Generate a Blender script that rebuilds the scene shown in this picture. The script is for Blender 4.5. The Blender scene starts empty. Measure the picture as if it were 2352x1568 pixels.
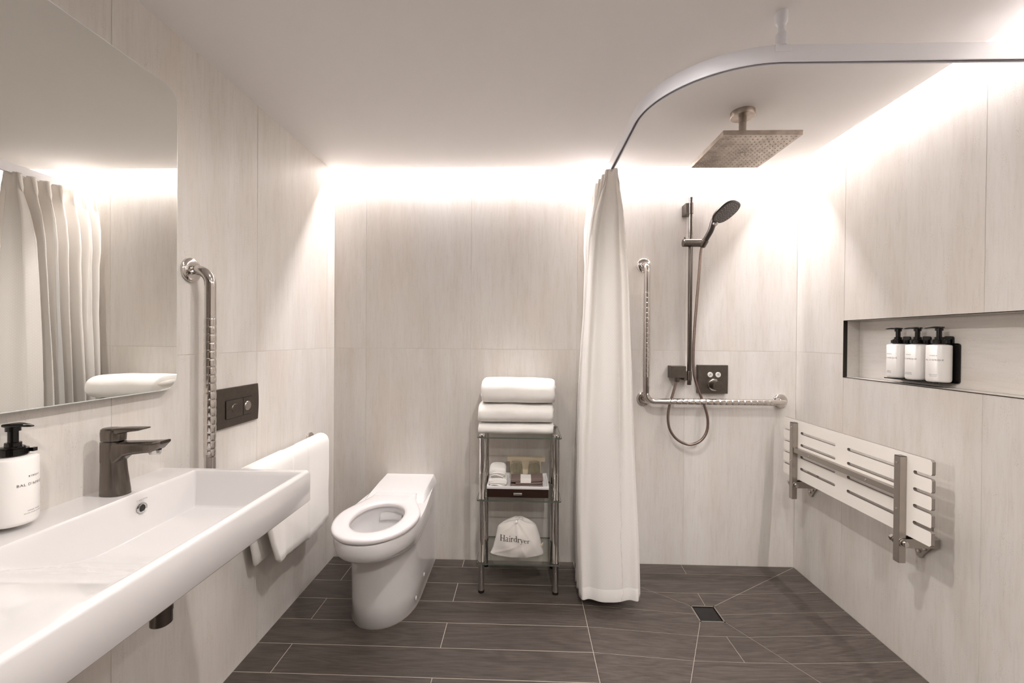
import bpy, bmesh, math, random
from mathutils import Vector, Matrix, noise
random.seed(7)
sc = bpy.context.scene
PI = math.pi

# ------------------------------------------------------------ camera
F, YAW, PITCH, ROLL, CH = 957.77, 0.0296, -0.0070, 0.0077, 1.2608
fw = Vector((-math.sin(YAW)*math.cos(PITCH), math.cos(YAW)*math.cos(PITCH), math.sin(PITCH)))
rt = Vector((math.cos(YAW), math.sin(YAW), 0)); up = rt.cross(fw)
r2 = math.cos(ROLL)*rt + math.sin(ROLL)*up; u2 = -math.sin(ROLL)*rt + math.cos(ROLL)*up
cam = bpy.data.cameras.new('camera'); cam.sensor_width = 36; cam.lens = F/2352*36; cam.clip_start = 0.02
co = bpy.data.objects.new('camera', cam); sc.collection.objects.link(co); sc.camera = co
co.matrix_world = Matrix(((r2.x, u2.x, -fw.x, 0), (r2.y, u2.y, -fw.y, 0), (r2.z, u2.z, -fw.z, CH), (0, 0, 0, 1)))

# ------------------------------------------------------------ light and exposure
w = bpy.data.worlds.new('world'); sc.world = w; w.use_nodes = True
w.node_tree.nodes['Background'].inputs[0].default_value = (0.9, 0.85, 0.8, 1)
w.node_tree.nodes['Background'].inputs[1].default_value = 0.02
sc.view_settings.view_transform = 'Standard'; sc.view_settings.look = 'None'
sc.view_settings.gamma = 1; sc.view_settings.use_curve_mapping = False
sc.view_settings.exposure = 1.18

def area(name, loc, sx, sy, power, col, rot=(0, 0, 0), spread=180):
    l = bpy.data.lights.new(name, 'AREA'); l.shape = 'RECTANGLE'; l.size = sx; l.size_y = sy
    l.energy = power; l.color = col; l.spread = math.radians(spread)
    o = bpy.data.objects.new(name, l); o.location = loc; o.rotation_euler = rot; sc.collection.objects.link(o)
    return o
def spot(name, loc, power, col, target, size=130, blend=0.9, rad=0.025):
    l = bpy.data.lights.new(name, 'SPOT'); l.energy = power; l.color = col
    l.spot_size = math.radians(size); l.spot_blend = blend; l.shadow_soft_size = rad
    o = bpy.data.objects.new(name, l); o.location = loc
    o.rotation_euler = (Vector(target)-Vector(loc)).to_track_quat('-Z', 'Y').to_euler(); sc.collection.objects.link(o)
COOL = (1.0, 0.96, 0.97); WARM = (1.0, 0.955, 0.925)
XL, XR, YB, HC = -1.088, 1.508, 2.358, 2.197
YF = -1.0
area('cove_lamp_back', (0.21, 2.336, 2.285), 2.58, 0.02, 17, COOL)
area('cove_lamp_right', (1.486, 0.60, 2.285), 0.02, 3.1, 15, COOL)
spot('downlight_lamp', (-0.42, 0.98, 2.185), 8, WARM, (-0.42, 0.98, 0), 168)
spot('downlight_lamp', (0.20, 0.98, 2.185), 23, WARM, (0.20, 0.98, 0), 168)  # added lamp, lifts the light on the back wall and toilet
spot('downlight_lamp', (0.95, 0.20, 2.185), 15, WARM, (0.95, 0.20, 0), 165)
spot('downlight_lamp', (0.20, -0.50, 2.185), 44, WARM, (0.20, -0.50, 0), 165)
spot('added_bench_spot', (-0.93, 0.50, 1.55), 12, WARM, (1.5, 1.62, 0.8), 75, 1.0, 0.02)  # added unseen lamp, throws the low bench shadow on the right wall

# ------------------------------------------------------------ materials
def lin(r, g, b):
    f = lambda c: (c/255/12.92) if c/255 <= 0.04045 else ((c/255+0.055)/1.055)**2.4
    return (f(r), f(g), f(b), 1)
def mat(name, col, rough=0.5, metal=0.0, spec=0.5, coat=0.0):
    m = bpy.data.materials.new(name); m.use_nodes = True
    b = m.node_tree.nodes['Principled BSDF']
    b.inputs['Base Color'].default_value = col; b.inputs['Roughness'].default_value = rough
    b.inputs['Metallic'].default_value = metal; b.inputs['Specular IOR Level'].default_value = spec
    b.inputs['Coat Weight'].default_value = coat
    return m
class G:
    def __init__(s, m):
        s.nt = m.node_tree; s.b = s.nt.nodes['Principled BSDF']
    def n(s, t, **k):
        x = s.nt.nodes.new(t)
        for a, v in k.items():
            if a.startswith('_'): setattr(x, a[1:], v)
            else: x.inputs[a.replace('0', ' ')].default_value = v
        return x
    def l(s, a, b): s.nt.links.new(a, b)
def ramp(g, src, stops):
    r = g.n('ShaderNodeValToRGB'); e = r.color_ramp.elements
    while len(e) > 1: e.remove(e[-1])
    e[0].position, e[0].color = stops[0]
    for p, c in stops[1:]:
        x = e.new(p); x.color = c
    g.l(src, r.inputs[0]); return r.outputs[0]
def mixc(g, f, a, b, mode='MIX'):
    m = g.n('ShaderNodeMix', _data_type='RGBA', _blend_type=mode)
    if isinstance(f, float): m.inputs[0].default_value = f
    else: g.l(f, m.inputs[0])
    for v, i in ((a, 6), (b, 7)):
        if isinstance(v, tuple): m.inputs[i].default_value = v
        else: g.l(v, m.inputs[i])
    return m.outputs[2]
def coords(g, scale, offset_random=True, kind='Object'):
    tc = g.n('ShaderNodeTexCoord'); mp = g.n('ShaderNodeMapping'); mp.inputs['Scale'].default_value = scale
    v = tc.outputs[kind]
    if offset_random:
        oi = g.n('ShaderNodeObjectInfo'); mul = g.n('ShaderNodeMath', _operation='MULTIPLY'); mul.inputs[1].default_value = 37.0
        g.l(oi.outputs['Random'], mul.inputs[0])
        ad = g.n('ShaderNodeVectorMath', _operation='ADD'); g.l(v, ad.inputs[0]); g.l(mul.outputs[0], ad.inputs[1]); v = ad.outputs[0]
    g.l(v, mp.inputs[0]); return mp.outputs[0]

def stone(name, axis_scale, seed_scale=1.0):
    m = mat(name, (0.6, 0.55, 0.5, 1), 0.42, spec=0.35); g = G(m)
    sx, sz = axis_scale
    v = coords(g, sx)
    a = g.n('ShaderNodeTexNoise', Scale=1.0, Detail=5.0, Roughness=0.6); g.l(v, a.inputs['Vector'])
    v2 = coords(g, sz)
    b = g.n('ShaderNodeTexNoise', Scale=1.0, Detail=6.0, Roughness=0.65); g.l(v2, b.inputs['Vector'])
    c1 = ramp(g, a.outputs['Fac'], [(0.30, lin(211, 204, 196)), (0.5, lin(217, 212, 206)), (0.70, lin(222, 218, 213))])
    c2 = ramp(g, b.outputs['Fac'], [(0.30, (0.88, 0.865, 0.84, 1)), (0.5, (0.97, 0.965, 0.96, 1)), (0.75, (1, 1, 1, 1))])
    col = mixc(g, 0.75, c1, c2, 'MULTIPLY')
    # warm stains
    v3 = coords(g, (2.2, 2.2, 1.2)); d = g.n('ShaderNodeTexNoise', Scale=1.6, Detail=3.0); g.l(v3, d.inputs['Vector'])
    st = ramp(g, d.outputs['Fac'], [(0.5, (0, 0, 0, 1)), (0.75, (0.30, 0.30, 0.30, 1))])
    col = mixc(g, st, col, lin(216, 201, 186))
    # pores: short strokes along the vein, gathered in patches
    v4 = coords(g, tuple(400.0 if q > 8 else 150.0 for q in sx))
    p = g.n('ShaderNodeTexVoronoi', Scale=1.0, Randomness=1.0); g.l(v4, p.inputs['Vector'])
    pr = ramp(g, p.outputs['Distance'], [(0.14, (1, 1, 1, 1)), (0.28, (0, 0, 0, 1))])
    v5 = coords(g, tuple(38.0 if q > 8 else 11.0 for q in sx)); e = g.n('ShaderNodeTexNoise', Scale=1.0, Detail=2.0); g.l(v5, e.inputs['Vector'])
    er = ramp(g, e.outputs['Fac'], [(0.50, (0, 0, 0, 1)), (0.68, (0.6, 0.6, 0.6, 1))])
    pm = mixc(g, 1.0, pr, er, 'MULTIPLY')
    col = mixc(g, pm, col, lin(140, 130, 120))
    g.l(col, g.b.inputs['Base Color'])
    bp = g.n('ShaderNodeBump', Strength=0.12, Distance=0.001)
    g.l(b.outputs['Fac'], bp.inputs['Height']); g.l(bp.outputs[0], g.b.inputs['Normal'])
    return m
M = {}
M['tile'] = stone('travertine_tile_vertical', ((10, 10, 1.2), (95, 95, 9.0)))
M['tile_h'] = stone('travertine_tile_horizontal', ((10, 1.2, 10), (95, 9.0, 95)))
M['grout'] = mat('wall_grout', lin(214, 208, 199), 0.85)
M['fgrout'] = mat('floor_grout', lin(176, 166, 153), 0.85)
M['paint'] = mat('ceiling_paint', lin(244, 241, 239), 0.75, spec=0.3)
def woodtile():
    m = mat('dark_oak_plank_tile', (0.03, 0.03, 0.03, 1), 0.42, spec=0.45); g = G(m)
    v = coords(g, (1.3, 9.0, 9.0))
    n1 = g.n('ShaderNodeTexNoise', Scale=1.0, Detail=2.0, Distortion=0.6); g.l(v, n1.inputs['Vector'])
    wv = g.n('ShaderNodeMath', _operation='MULTIPLY'); wv.inputs[1].default_value = 60.0; g.l(n1.outputs['Fac'], wv.inputs[0])
    sn = g.n('ShaderNodeMath', _operation='SINE'); g.l(wv.outputs[0], sn.inputs[0])
    v2 = coords(g, (10, 240, 240)); n2 = g.n('ShaderNodeTexNoise', Scale=1.0, Detail=4.0, Roughness=0.7); g.l(v2, n2.inputs['Vector'])
    ad = g.n('ShaderNodeMath', _operation='MULTIPLY_ADD'); g.l(sn.outputs[0], ad.inputs[0]); ad.inputs[1].default_value = 0.06; g.l(n2.outputs['Fac'], ad.inputs[2])
    c = ramp(g, ad.outputs[0], [(0.30, lin(56, 49, 44)), (0.5, lin(72, 64, 59)), (0.68, lin(86, 77, 71))])
    g.l(c, g.b.inputs['Base Color'])
    bp = g.n('ShaderNodeBump', Strength=0.25, Distance=0.0008); g.l(ad.outputs[0], bp.inputs['Height']); g.l(bp.outputs[0], g.b.inputs['Normal'])
    return m
M['plank'] = woodtile()
M['ceramic'] = mat('white_ceramic', lin(220, 217, 216), 0.12, spec=0.5, coat=0.3)
M['seatplastic'] = mat('white_seat_plastic', lin(222, 216, 216), 0.22)
M['whiteplastic'] = mat('white_plastic', lin(236, 232, 232), 0.3)
M['rail'] = mat('white_powder_coat', lin(242, 242, 248), 0.35)
M['chrome'] = mat('chrome', (0.60, 0.58, 0.56, 1), 0.06, 1.0)
M['steel'] = mat('polished_steel', (0.64, 0.605, 0.575, 1), 0.11, 1.0)
M['brush'] = mat('satin_stainless', (0.42, 0.385, 0.35, 1), 0.34, 1.0)
def brushed(name, c0, c1, sc3, rough=0.3):
    m = mat(name, c0, rough, 1.0); g = G(m); v = coords(g, sc3, False)
    n = g.n('ShaderNodeTexNoise', Scale=1.0, Detail=5.0); g.l(v, n.inputs['Vector'])
    g.l(ramp(g, n.outputs['Fac'], [(0.35, c0), (0.68, c1)]), g.b.inputs['Base Color']); return m
M['bronze'] = brushed('brushed_black_chrome', (0.155, 0.135, 0.12, 1), (0.185, 0.162, 0.145, 1), (300, 300, 12), 0.27)
M['bronze_h'] = brushed('brushed_black_chrome_plate', (0.125, 0.108, 0.094, 1), (0.145, 0.126, 0.11, 1), (60, 60, 60), 0.4)
M['rain'] = brushed('weathered_nickel', (0.33, 0.28, 0.24, 1), (0.50, 0.44, 0.385, 1), (22, 22, 22), 0.38)
M['nozzle'] = mat('grey_rubber_nozzle', lin(226, 218, 208), 0.4)
M['hand'] = mat('dark_graphite_shell', lin(66, 58, 54), 0.32, 0.3)
M['button'] = mat('pale_button', lin(215, 212, 206), 0.4)
M['black'] = mat('black_gloss_plastic', lin(10, 8, 8), 0.12)
M['blacktrim'] = mat('dark_metal_trim', (0.03, 0.025, 0.02, 1), 0.25, 0.6)
M['ink'] = mat('black_ink', lin(28, 24, 24), 0.7)
M['inkgrey'] = mat('grey_ink', lin(120, 114, 110), 0.7)
M['bottle'] = mat('white_bottle_plastic', lin(238, 234, 230), 0.3)
M['bench'] = mat('cream_bench_laminate', lin(246, 240, 232), 0.2)
M['benchedge'] = mat('grey_bench_edge', lin(120, 112, 104), 0.5)
M['darkwood'] = mat('dark_wenge_box', lin(44, 26, 20), 0.3)
M['greycloth'] = mat('taupe_cloth', lin(122, 106, 100), 0.95, spec=0.1)
M['beige'] = mat('beige_box', lin(228, 212, 186), 0.6)
M['paper'] = mat('white_paper', lin(235, 230, 225), 0.7)
M['mirror'] = mat('mirror_silver', (0.80, 0.80, 0.765, 1), 0.0, 1.0)
M['mirroredge'] = mat('mirror_edge', (0.80, 0.84, 0.80, 1), 0.25, 0.2)
M['seal'] = mat('floor_sealant', lin(150, 140, 130), 0.6)
M['water'] = mat('bowl_water', (0.75, 0.76, 0.74, 1), 0.02)
def terry(name, c, s=1100.0, st=0.55):
    m = mat(name, c, 0.95, spec=0.1); g = G(m); v = coords(g, (s, s, s), False)
    n = g.n('ShaderNodeTexNoise', Scale=1.0, Detail=3.0); g.l(v, n.inputs['Vector'])
    g.b.inputs['Sheen Weight'].default_value = 0.3
    bp = g.n('ShaderNodeBump', Strength=st, Distance=0.0025); g.l(n.outputs['Fac'], bp.inputs['Height']); g.l(bp.outputs[0], g.b.inputs['Normal']); return m
M['terry'] = terry('white_terry', lin(244, 240, 235))
M['bag'] = terry('white_cotton', lin(228, 222, 216), 900.0, 0.25)
def glass(name, tint, f0=0.05, rim=0.6, pw=3.5):
    m = bpy.data.materials.new(name); m.use_nodes = True; nt = m.node_tree; nt.nodes.clear()
    o = nt.nodes.new('ShaderNodeOutputMaterial'); mx = nt.nodes.new('ShaderNodeMixShader'); lw = nt.nodes.new('ShaderNodeLayerWeight'); lw.inputs[0].default_value = 0.5
    p = nt.nodes.new('ShaderNodeMath'); p.operation = 'POWER'; p.inputs[1].default_value = pw; nt.links.new(lw.outputs['Facing'], p.inputs[0])
    q = nt.nodes.new('ShaderNodeMath'); q.operation = 'MULTIPLY_ADD'; q.inputs[1].default_value = rim; q.inputs[2].default_value = f0; nt.links.new(p.outputs[0], q.inputs[0])
    t = nt.nodes.new('ShaderNodeBsdfTransparent'); t.inputs[0].default_value = tint
    gl = nt.nodes.new('ShaderNodeBsdfGlossy'); gl.inputs['Roughness'].default_value = 0.03
    nt.links.new(q.outputs[0], mx.inputs[0]); nt.links.new(t.outputs[0], mx.inputs[1]); nt.links.new(gl.outputs[0], mx.inputs[2]); nt.links.new(mx.outputs[0], o.inputs[0])
    return m
M['glass'] = glass('clear_shelf_glass', (0.955, 0.97, 0.955, 1), 0.04, 0.55, 4.0)
M['glassedge'] = mat('green_glass_edge', lin(86, 92, 84), 0.15)
M['tumbler'] = glass('tumbler_glass', (0.95, 0.955, 0.93, 1), 0.05, 0.6, 2.2)
def curtain_mat():
    m = mat('dotted_white_curtain', lin(242, 238, 232), 0.55, spec=0.3); g = G(m)
    tc = g.n('ShaderNodeTexCoord'); rot = g.n('ShaderNodeMapping'); rot.inputs['Rotation'].default_value = (0, 0, PI/4)
    rot.inputs['Scale'].default_value = (95, 95, 95); g.l(tc.outputs['UV'], rot.inputs[0])
    fr = g.n('ShaderNodeVectorMath', _operation='FRACTION'); g.l(rot.outputs[0], fr.inputs[0])
    sb = g.n('ShaderNodeVectorMath', _operation='SUBTRACT'); sb.inputs[1].default_value = (0.5, 0.5, 0); g.l(fr.outputs[0], sb.inputs[0])
    ln = g.n('ShaderNodeVectorMath', _operation='LENGTH'); g.l(sb.outputs[0], ln.inputs[0])
    d = ramp(g, ln.outputs['Value'], [(0.20, (1, 1, 1, 1)), (0.28, (0, 0, 0, 1))])
    col = mixc(g, d, lin(249, 246, 243), lin(255, 254, 252)); g.l(col, g.b.inputs['Base Color'])
    rr = g.n('ShaderNodeMapRange'); rr.inputs['To Min'].default_value = 0.7; rr.inputs['To Max'].default_value = 0.28; g.l(d, rr.inputs[0]); g.l(rr.outputs[0], g.b.inputs['Roughness'])
    v = coords(g, (60, 1400, 1), False, 'UV'); n = g.n('ShaderNodeTexNoise', Scale=1.0, Detail=2.0); g.l(v, n.inputs['Vector'])
    bp = g.n('ShaderNodeBump', Strength=0.15, Distance=0.0006); g.l(n.outputs['Fac'], bp.inputs['Height']); g.l(bp.outputs[0], g.b.inputs['Normal'])
    tr = g.n('ShaderNodeBsdfTranslucent'); tr.inputs['Color'].default_value = lin(252, 248, 243)
    mx = g.n('ShaderNodeMixShader'); mx.inputs[0].default_value = 0.38
    g.l(g.b.outputs[0], mx.inputs[1]); g.l(tr.outputs[0], mx.inputs[2])
    g.l(mx.outputs[0], g.nt.nodes['Material Output'].inputs[0]); return m
M['curtain'] = curtain_mat()

# ------------------------------------------------------------ mesh helpers
class MB:
    def __init__(s): s.v = []; s.f = []
    def add(s, vs, fs):
        n = len(s.v); s.v += [Vector(p) for p in vs]; s.f += [tuple(i+n for i in f) for f in fs]; return s
    def box(s, a, b):
        x0, y0, z0 = a; x1, y1, z1 = b
        return s.add([(x0,y0,z0),(x1,y0,z0),(x1,y1,z0),(x0,y1,z0),(x0,y0,z1),(x1,y0,z1),(x1,y1,z1),(x0,y1,z1)],
            [(0,3,2,1),(4,5,6,7),(0,1,5,4),(1,2,6,5),(2,3,7,6),(3,0,4,7)])
    def prism(s, pts, vec):           # pts: planar loop of 3D points, extruded by vec
        n = len(pts); vec = Vector(vec); p = [Vector(q) for q in pts]
        return s.add(p+[q+vec for q in p], [tuple(range(n-1, -1, -1)), tuple(range(n, 2*n))]+[(i, (i+1) % n, n+(i+1) % n, n+i) for i in range(n)])
    def loft(s, rings, cap=True, closed=True):
        n = len(rings[0]); vs = [p for r in rings for p in r]; fs = []
        for k in range(len(rings)-1):
            for i in range(n if closed else n-1):
                j = (i+1) % n; fs.append((k*n+i, k*n+j, (k+1)*n+j, (k+1)*n+i))
        if cap: fs += [tuple(range(n-1, -1, -1)), tuple((len(rings)-1)*n+i for i in range(n))]
        return s.add(vs, fs)
    def lathe(s, prof, seg=32, center=(0,0,0), axis='Z', cap=True, ref=None):
        rings = []; c = Vector(center)
        if isinstance(axis, str): ax = {'X': Vector((1,0,0)), 'Y': Vector((0,1,0)), 'Z': Vector((0,0,1))}[axis]
        else: ax = Vector(axis).normalized()
        e1 = ax.orthogonal().normalized(); e2 = ax.cross(e1)
        for r, h in prof:
            rings.append([c+ax*h+e1*(r*math.cos(2*PI*i/seg))+e2*(r*math.sin(2*PI*i/seg)) for i in range(seg)])
        return s.loft(rings, cap)
    def tube(s, path, r, seg=16, cap=True):
        P = [Vector(p) for p in path]; rings = []; nrm = None
        for i, p in enumerate(P):
            t = (P[min(i+1, len(P)-1)]-P[max(i-1, 0)]).normalized()
            if nrm is None: nrm = t.orthogonal().normalized()
            nrm = (nrm - t*nrm.dot(t)).normalized(); b = t.cross(nrm)
            rr = r(i/(len(P)-1)) if callable(r) else r
            rings.append([p+nrm*(rr*math.cos(2*PI*k/seg))+b*(rr*math.sin(2*PI*k/seg)) for k in range(seg)])
        return s.loft(rings, cap)
def bez(pts, n=12):                   # catmull-rom through points
    P = [Vector(p) for p in pts]; P = [P[0]*2-P[1]]+P+[P[-1]*2-P[-2]]; out = []
    for i in range(1, len(P)-2):
        for k in range(n):
            t = k/n; a, b, c, d = P[i-1], P[i], P[i+1], P[i+2]
            out.append(0.5*((2*b)+(c-a)*t+(2*a-5*b+4*c-d)*t*t+(-a+3*b-3*c+d)*t**3))
    out.append(P[-2]); return out
def arc(c, r, a0, a1, e1, e2, n=10):
    c, e1, e2 = Vector(c), Vector(e1), Vector(e2)
    return [c+e1*(r*math.cos(a0+(a1-a0)*i/n))+e2*(r*math.sin(a0+(a1-a0)*i/n)) for i in range(n+1)]
def rrect(x0, y0, x1, y1, r, n=6):
    out = []
    for cx, cy, a in ((x1-r, y0+r, -PI/2), (x1-r, y1-r, 0), (x0+r, y1-r, PI/2), (x0+r, y0+r, PI)):
        out += [(cx+r*math.cos(a+PI/2*i/n), cy+r*math.sin(a+PI/2*i/n)) for i in range(n+1)]
    return out
def obj(name, mb, m, parent=None, smooth=False, bevel=0, seg=2, kind=None, label=None, uv=None, angle=40):
    org = Vector((0, 0, 0)); q = parent
    while q is not None: org += q.location; q = q.parent
    me = bpy.data.meshes.new(name); me.from_pydata([v-org for v in mb.v], [], mb.f); me.update()
    bm = bmesh.new(); bm.from_mesh(me); bmesh.ops.recalc_face_normals(bm, faces=bm.faces); bm.to_mesh(me); bm.free()
    me.materials.append(m if not isinstance(m, str) else M[m])
    o = bpy.data.objects.new(name, me); sc.collection.objects.link(o)
    if parent: o.parent = parent
    if smooth:
        for p in me.polygons: p.use_smooth = True
        if angle < 180: me.set_sharp_from_angle(angle=math.radians(angle))
    if bevel:
        b = o.modifiers.new('b', 'BEVEL'); b.width = bevel; b.segments = seg; b.limit_method = 'ANGLE'; b.angle_limit = math.radians(35)
        if not smooth:
            for p in me.polygons: p.use_smooth = True
            b.harden_normals = True
    if kind: o['kind'] = kind
    if label: o['label'] = label
    return o
def thing(name, loc, label, cat, group=None):
    o = bpy.data.objects.new(name, None); o.location = loc; o.empty_display_size = 0.05; sc.collection.objects.link(o)
    o['label'] = label; o['category'] = cat
    if group: o['group'] = group
    return o
def tagm(o, label, cat, group=None):
    o['label'] = label; o['category'] = cat
    if group: o['group'] = group
    # move the origin to the base centre
    me = o.data; xs = [v.co for v in me.vertices]
    c = Vector((sum(min(p[i] for p in xs)+max(p[i] for p in xs) for i in (0,))/2, (min(p[1] for p in xs)+max(p[1] for p in xs))/2, min(p[2] for p in xs)))
    me.transform(Matrix.Translation(-c)); o.location = c; return o

# ------------------------------------------------------------ tiles
def clip(poly, a, b, c):              # keep a*x+b*y+c >= 0
    out = []
    for i in range(len(poly)):
        p, q = poly[i], poly[(i+1) % len(poly)]
        dp, dq = a*p[0]+b*p[1]+c, a*q[0]+b*q[1]+c
        if dp >= 0: out.append(p)
        if dp*dq < 0:
            t = dp/(dp-dq); out.append((p[0]+(q[0]-p[0])*t, p[1]+(q[1]-p[1])*t))
    return out
def halfplanes(poly):
    n = len(poly); ar = sum(poly[i][0]*poly[(i+1) % n][1]-poly[(i+1) % n][0]*poly[i][1] for i in range(n))
    if ar < 0: poly = poly[::-1]
    hs = []
    for i in range(n):
        p, q = poly[i], poly[(i+1) % n]; dx, dy = q[0]-p[0], q[1]-p[1]; L = math.hypot(dx, dy)
        if L < 1e-9: continue
        a, b = -dy/L, dx/L; hs.append((a, b, -(a*p[0]+b*p[1])))
    return hs
def inset(poly, d):
    out = list(poly)
    for a, b, c in halfplanes(poly):
        out = clip(out, a, b, c-d)
        if len(out) < 3: return []
    return out
def area2(p): return abs(sum(p[i][0]*p[(i+1) % len(p)][1]-p[(i+1) % len(p)][0]*p[i][1] for i in range(len(p))))/2

def wall_tile(parent, face, a0, a1, z0, z1, plane, g=0.0009, th=0.006, name='wall_tile', m='tile'):
    """tile standing on a wall: face 'back' (normal -y), 'left' (normal +x), 'right' (normal -x)"""
    c = 0.0004; A0, A1, Z0, Z1 = a0+g, a1-g, z0+g, z1-g
    ca, cz = (A0+A1)/2, (Z0+Z1)/2
    key = (face, round(A1-A0, 4), round(Z1-Z0, 4), m)
    def P(a, z, d):
        if face == 'back': return (a, d, z)
        if face == 'left': return (-d, a, z)
        return (d, a, z)
    if key not in TC:
        ha, hz = (A1-A0)/2, (Z1-Z0)/2
        ring = lambda s, d: [P(-ha+s, -hz+s, d), P(ha-s, -hz+s, d), P(ha-s, hz-s, d), P(-ha+s, hz-s, d)]
        mb = MB().loft([ring(0, th), ring(0, c), ring(c, 0)])
        me = bpy.data.meshes.new(name); me.from_pydata(mb.v, [], mb.f)
        bm = bmesh.new(); bm.from_mesh(me); bmesh.ops.recalc_face_normals(bm, faces=bm.faces); bm.to_mesh(me); bm.free()
        me.materials.append(M[m]); TC[key] = me
    o = bpy.data.objects.new(name, TC[key]); o.parent = parent
    if face == 'back': o.location = (ca, plane, cz)
    else: o.location = (plane, ca, cz)
    sc.collection.objects.link(o); return o
TC = {}
ZT = 2.36
# back wall
wb = obj('wall_back', MB().box((XL-0.12, YB+0.0012, -0.1), (XR+0.12, YB+0.12, ZT)), 'grout', kind='structure')
xs = [XL, -0.904, -0.304, 0.296, 0.896, 1.496, XR]
xs = [XL, -0.904, -0.304, 0.296, 0.896, XR]
for i in range(len(xs)-1):
    for z0, z1 in ((0, 1.2), (1.2, ZT)): wall_tile(wb, 'back', xs[i], xs[i+1], z0, z1, YB)
# left wall
wl = obj('wall_left', MB().box((XL-0.12, YF-0.1, -0.1), (XL-0.0012, YB+0.002, ZT)), 'grout', kind='structure')
ys = [YF, -0.733, -0.133, 0.467, 1.067, 1.667, 2.267, YB]
for i in range(len(ys)-1):
    for z0, z1 in ((0, 1.2), (1.2, ZT)): wall_tile(wl, 'left', ys[i], ys[i+1], z0, z1, XL)
# right wall with the niche opening
NY0, NY1, NZ0, NZ1, NX = 0.815, 2.015, 1.092, 1.356, 1.580
m_ = MB()
m_.box((XR+0.0012, YF-0.1, -0.1), (XR+0.12, YB+0.002, NZ0-0.003)); m_.box((XR+0.0012, YF-0.1, NZ1+0.003), (XR+0.12, YB+0.002, ZT))
m_.box((XR+0.0012, YF-0.1, NZ0-0.003), (XR+0.12, NY0-0.003, NZ1+0.003)); m_.box((XR+0.0012, NY1+0.003, NZ0-0.003), (XR+0.12, YB+0.002, NZ1+0.003))
m_.box((NX+0.003, NY0-0.003, NZ0-0.003), (XR+0.12, NY1+0.003, NZ1+0.003))
wr = obj('wall_right', m_, 'grout', kind='structure')
for a, b in ((YF, -0.385), (-0.385, 0.215), (0.215, 0.815)):
    for z0, z1 in ((0, 1.2), (1.2, ZT)): wall_tile(wr, 'right', a, b, z0, z1, XR)
for a, b in ((0.815, 1.415), (1.415, 2.015)):
    wall_tile(wr, 'right', a, b, 0, NZ0, XR); wall_tile(wr, 'right', a, b, NZ1, ZT, XR)
wall_tile(wr, 'right', 2.015, YB, 0, 1.2, XR); wall_tile(wr, 'right', 2.015, YB, 1.2, ZT, XR)
# niche lining
wall_tile(wr, 'right', NY0, NY1, NZ0, NZ1, NX, g=0.0003, th=0.003, name='niche_back_tile', m='tile_h')
obj('niche_side_tile', MB().box((XR+0.002, NY1, NZ0), (NX, NY1+0.003, NZ1)), 'tile_h', wr)
obj('niche_side_tile', MB().box((XR+0.002, NY0-0.003, NZ0), (NX, NY0, NZ1)), 'tile_h', wr)
obj('niche_sill_tile', MB().box((XR+0.002, NY0, NZ0-0.003), (NX, NY1, NZ0)), 'tile_h', wr)
obj('niche_top_tile', MB().box((XR+0.002, NY0, NZ1), (NX, NY1, NZ1+0.003)), 'tile_h', wr)
tr = MB(); e = 0.0022
tr.box((XR-0.0012, NY0, NZ0-e), (XR+0.003, NY1, NZ0+0.0004)); tr.box((XR-0.0012, NY0, NZ1-0.0004), (XR+0.003, NY1, NZ1+e))
tr.box((XR-0.0012, NY1-0.0008, NZ0-e), (XR+0.016, NY1+e, NZ1+e)); tr.box((XR-0.0012, NY0-e, NZ0-e), (XR+0.003, NY0+0.0004, NZ1+e))
obj('trim', tr, 'blacktrim', wr)
# wall behind the viewer
obj('wall_front', MB().box((XL-0.12, YF-0.1, -0.1), (XR+0.12, YF, ZT)), mat('far_wall_finish', lin(130, 120, 110), 0.5), kind='structure')

obj('reflection_door_1', MB().box((-0.25, YF, 0.0), (0.70, YF+0.035, 2.05)), mat('dark_reflection_door', lin(44, 36, 32), 0.45), kind='structure', bevel=0.002)  # added unseen door, dark so the chrome tubes mirror a dark band
# ceiling with the light cove along the back and right walls
CY, CX = 2.284, 1.432
ce = obj('ceiling', MB().box((XL, YF, HC), (CX, CY, HC+0.03)), 'paint', kind='structure')
obj('cove_lid', MB().box((XL-0.12, YF-0.1, ZT), (XR+0.12, YB+0.12, ZT+0.03)), 'paint', ce)
# LED profile bodies inside the cove
ls = obj('led_profile', MB().box((XL, 2.300, 2.292), (XR, 2.345, 2.31)), 'rail', ce)
obj('led_profile', MB().box((1.448, YF, 2.292), (1.492, 2.30, 2.31)), 'rail', ce)

# floor
DX0, DX1, DY0, DY1 = 0.815, 0.930, 1.926, 2.042
OX0, OX1, OY0, OY1 = 0.288, XR, 0.90, YB
DZ = 0.029
regs = {'left': [(OX0, OY0), (DX0, DY0), (DX0, DY1), (OX0, OY1)], 'right': [(DX1, DY0), (OX1, OY0), (OX1, OY1), (DX1, DY1)],
        'front': [(OX0, OY0), (OX1, OY0), (DX1, DY0), (DX0, DY0)], 'back': [(DX0, DY1), (DX1, DY1), (OX1, OY1), (OX0, OY1)]}
zf = {'left': lambda x, y: -DZ*(x-OX0)/(DX0-OX0), 'right': lambda x, y: -DZ*(OX1-x)/(OX1-DX1),
      'front': lambda x, y: -DZ*(y-OY0)/(DY0-OY0), 'back': lambda x, y: -DZ*(OY1-y)/(OY1-DY1), 'flat': lambda x, y: 0.0}
fb = MB(); gz = 0.0006
fb.add([(XL, YF, -gz), (OX0, YF, -gz), (OX0, YB, -gz), (XL, YB, -gz)], [(0, 1, 2, 3)])
fb.add([(OX0, YF, -gz), (OX1, YF, -gz), (OX1, OY0, -gz), (OX0, OY0, -gz)], [(0, 1, 2, 3)])
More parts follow.
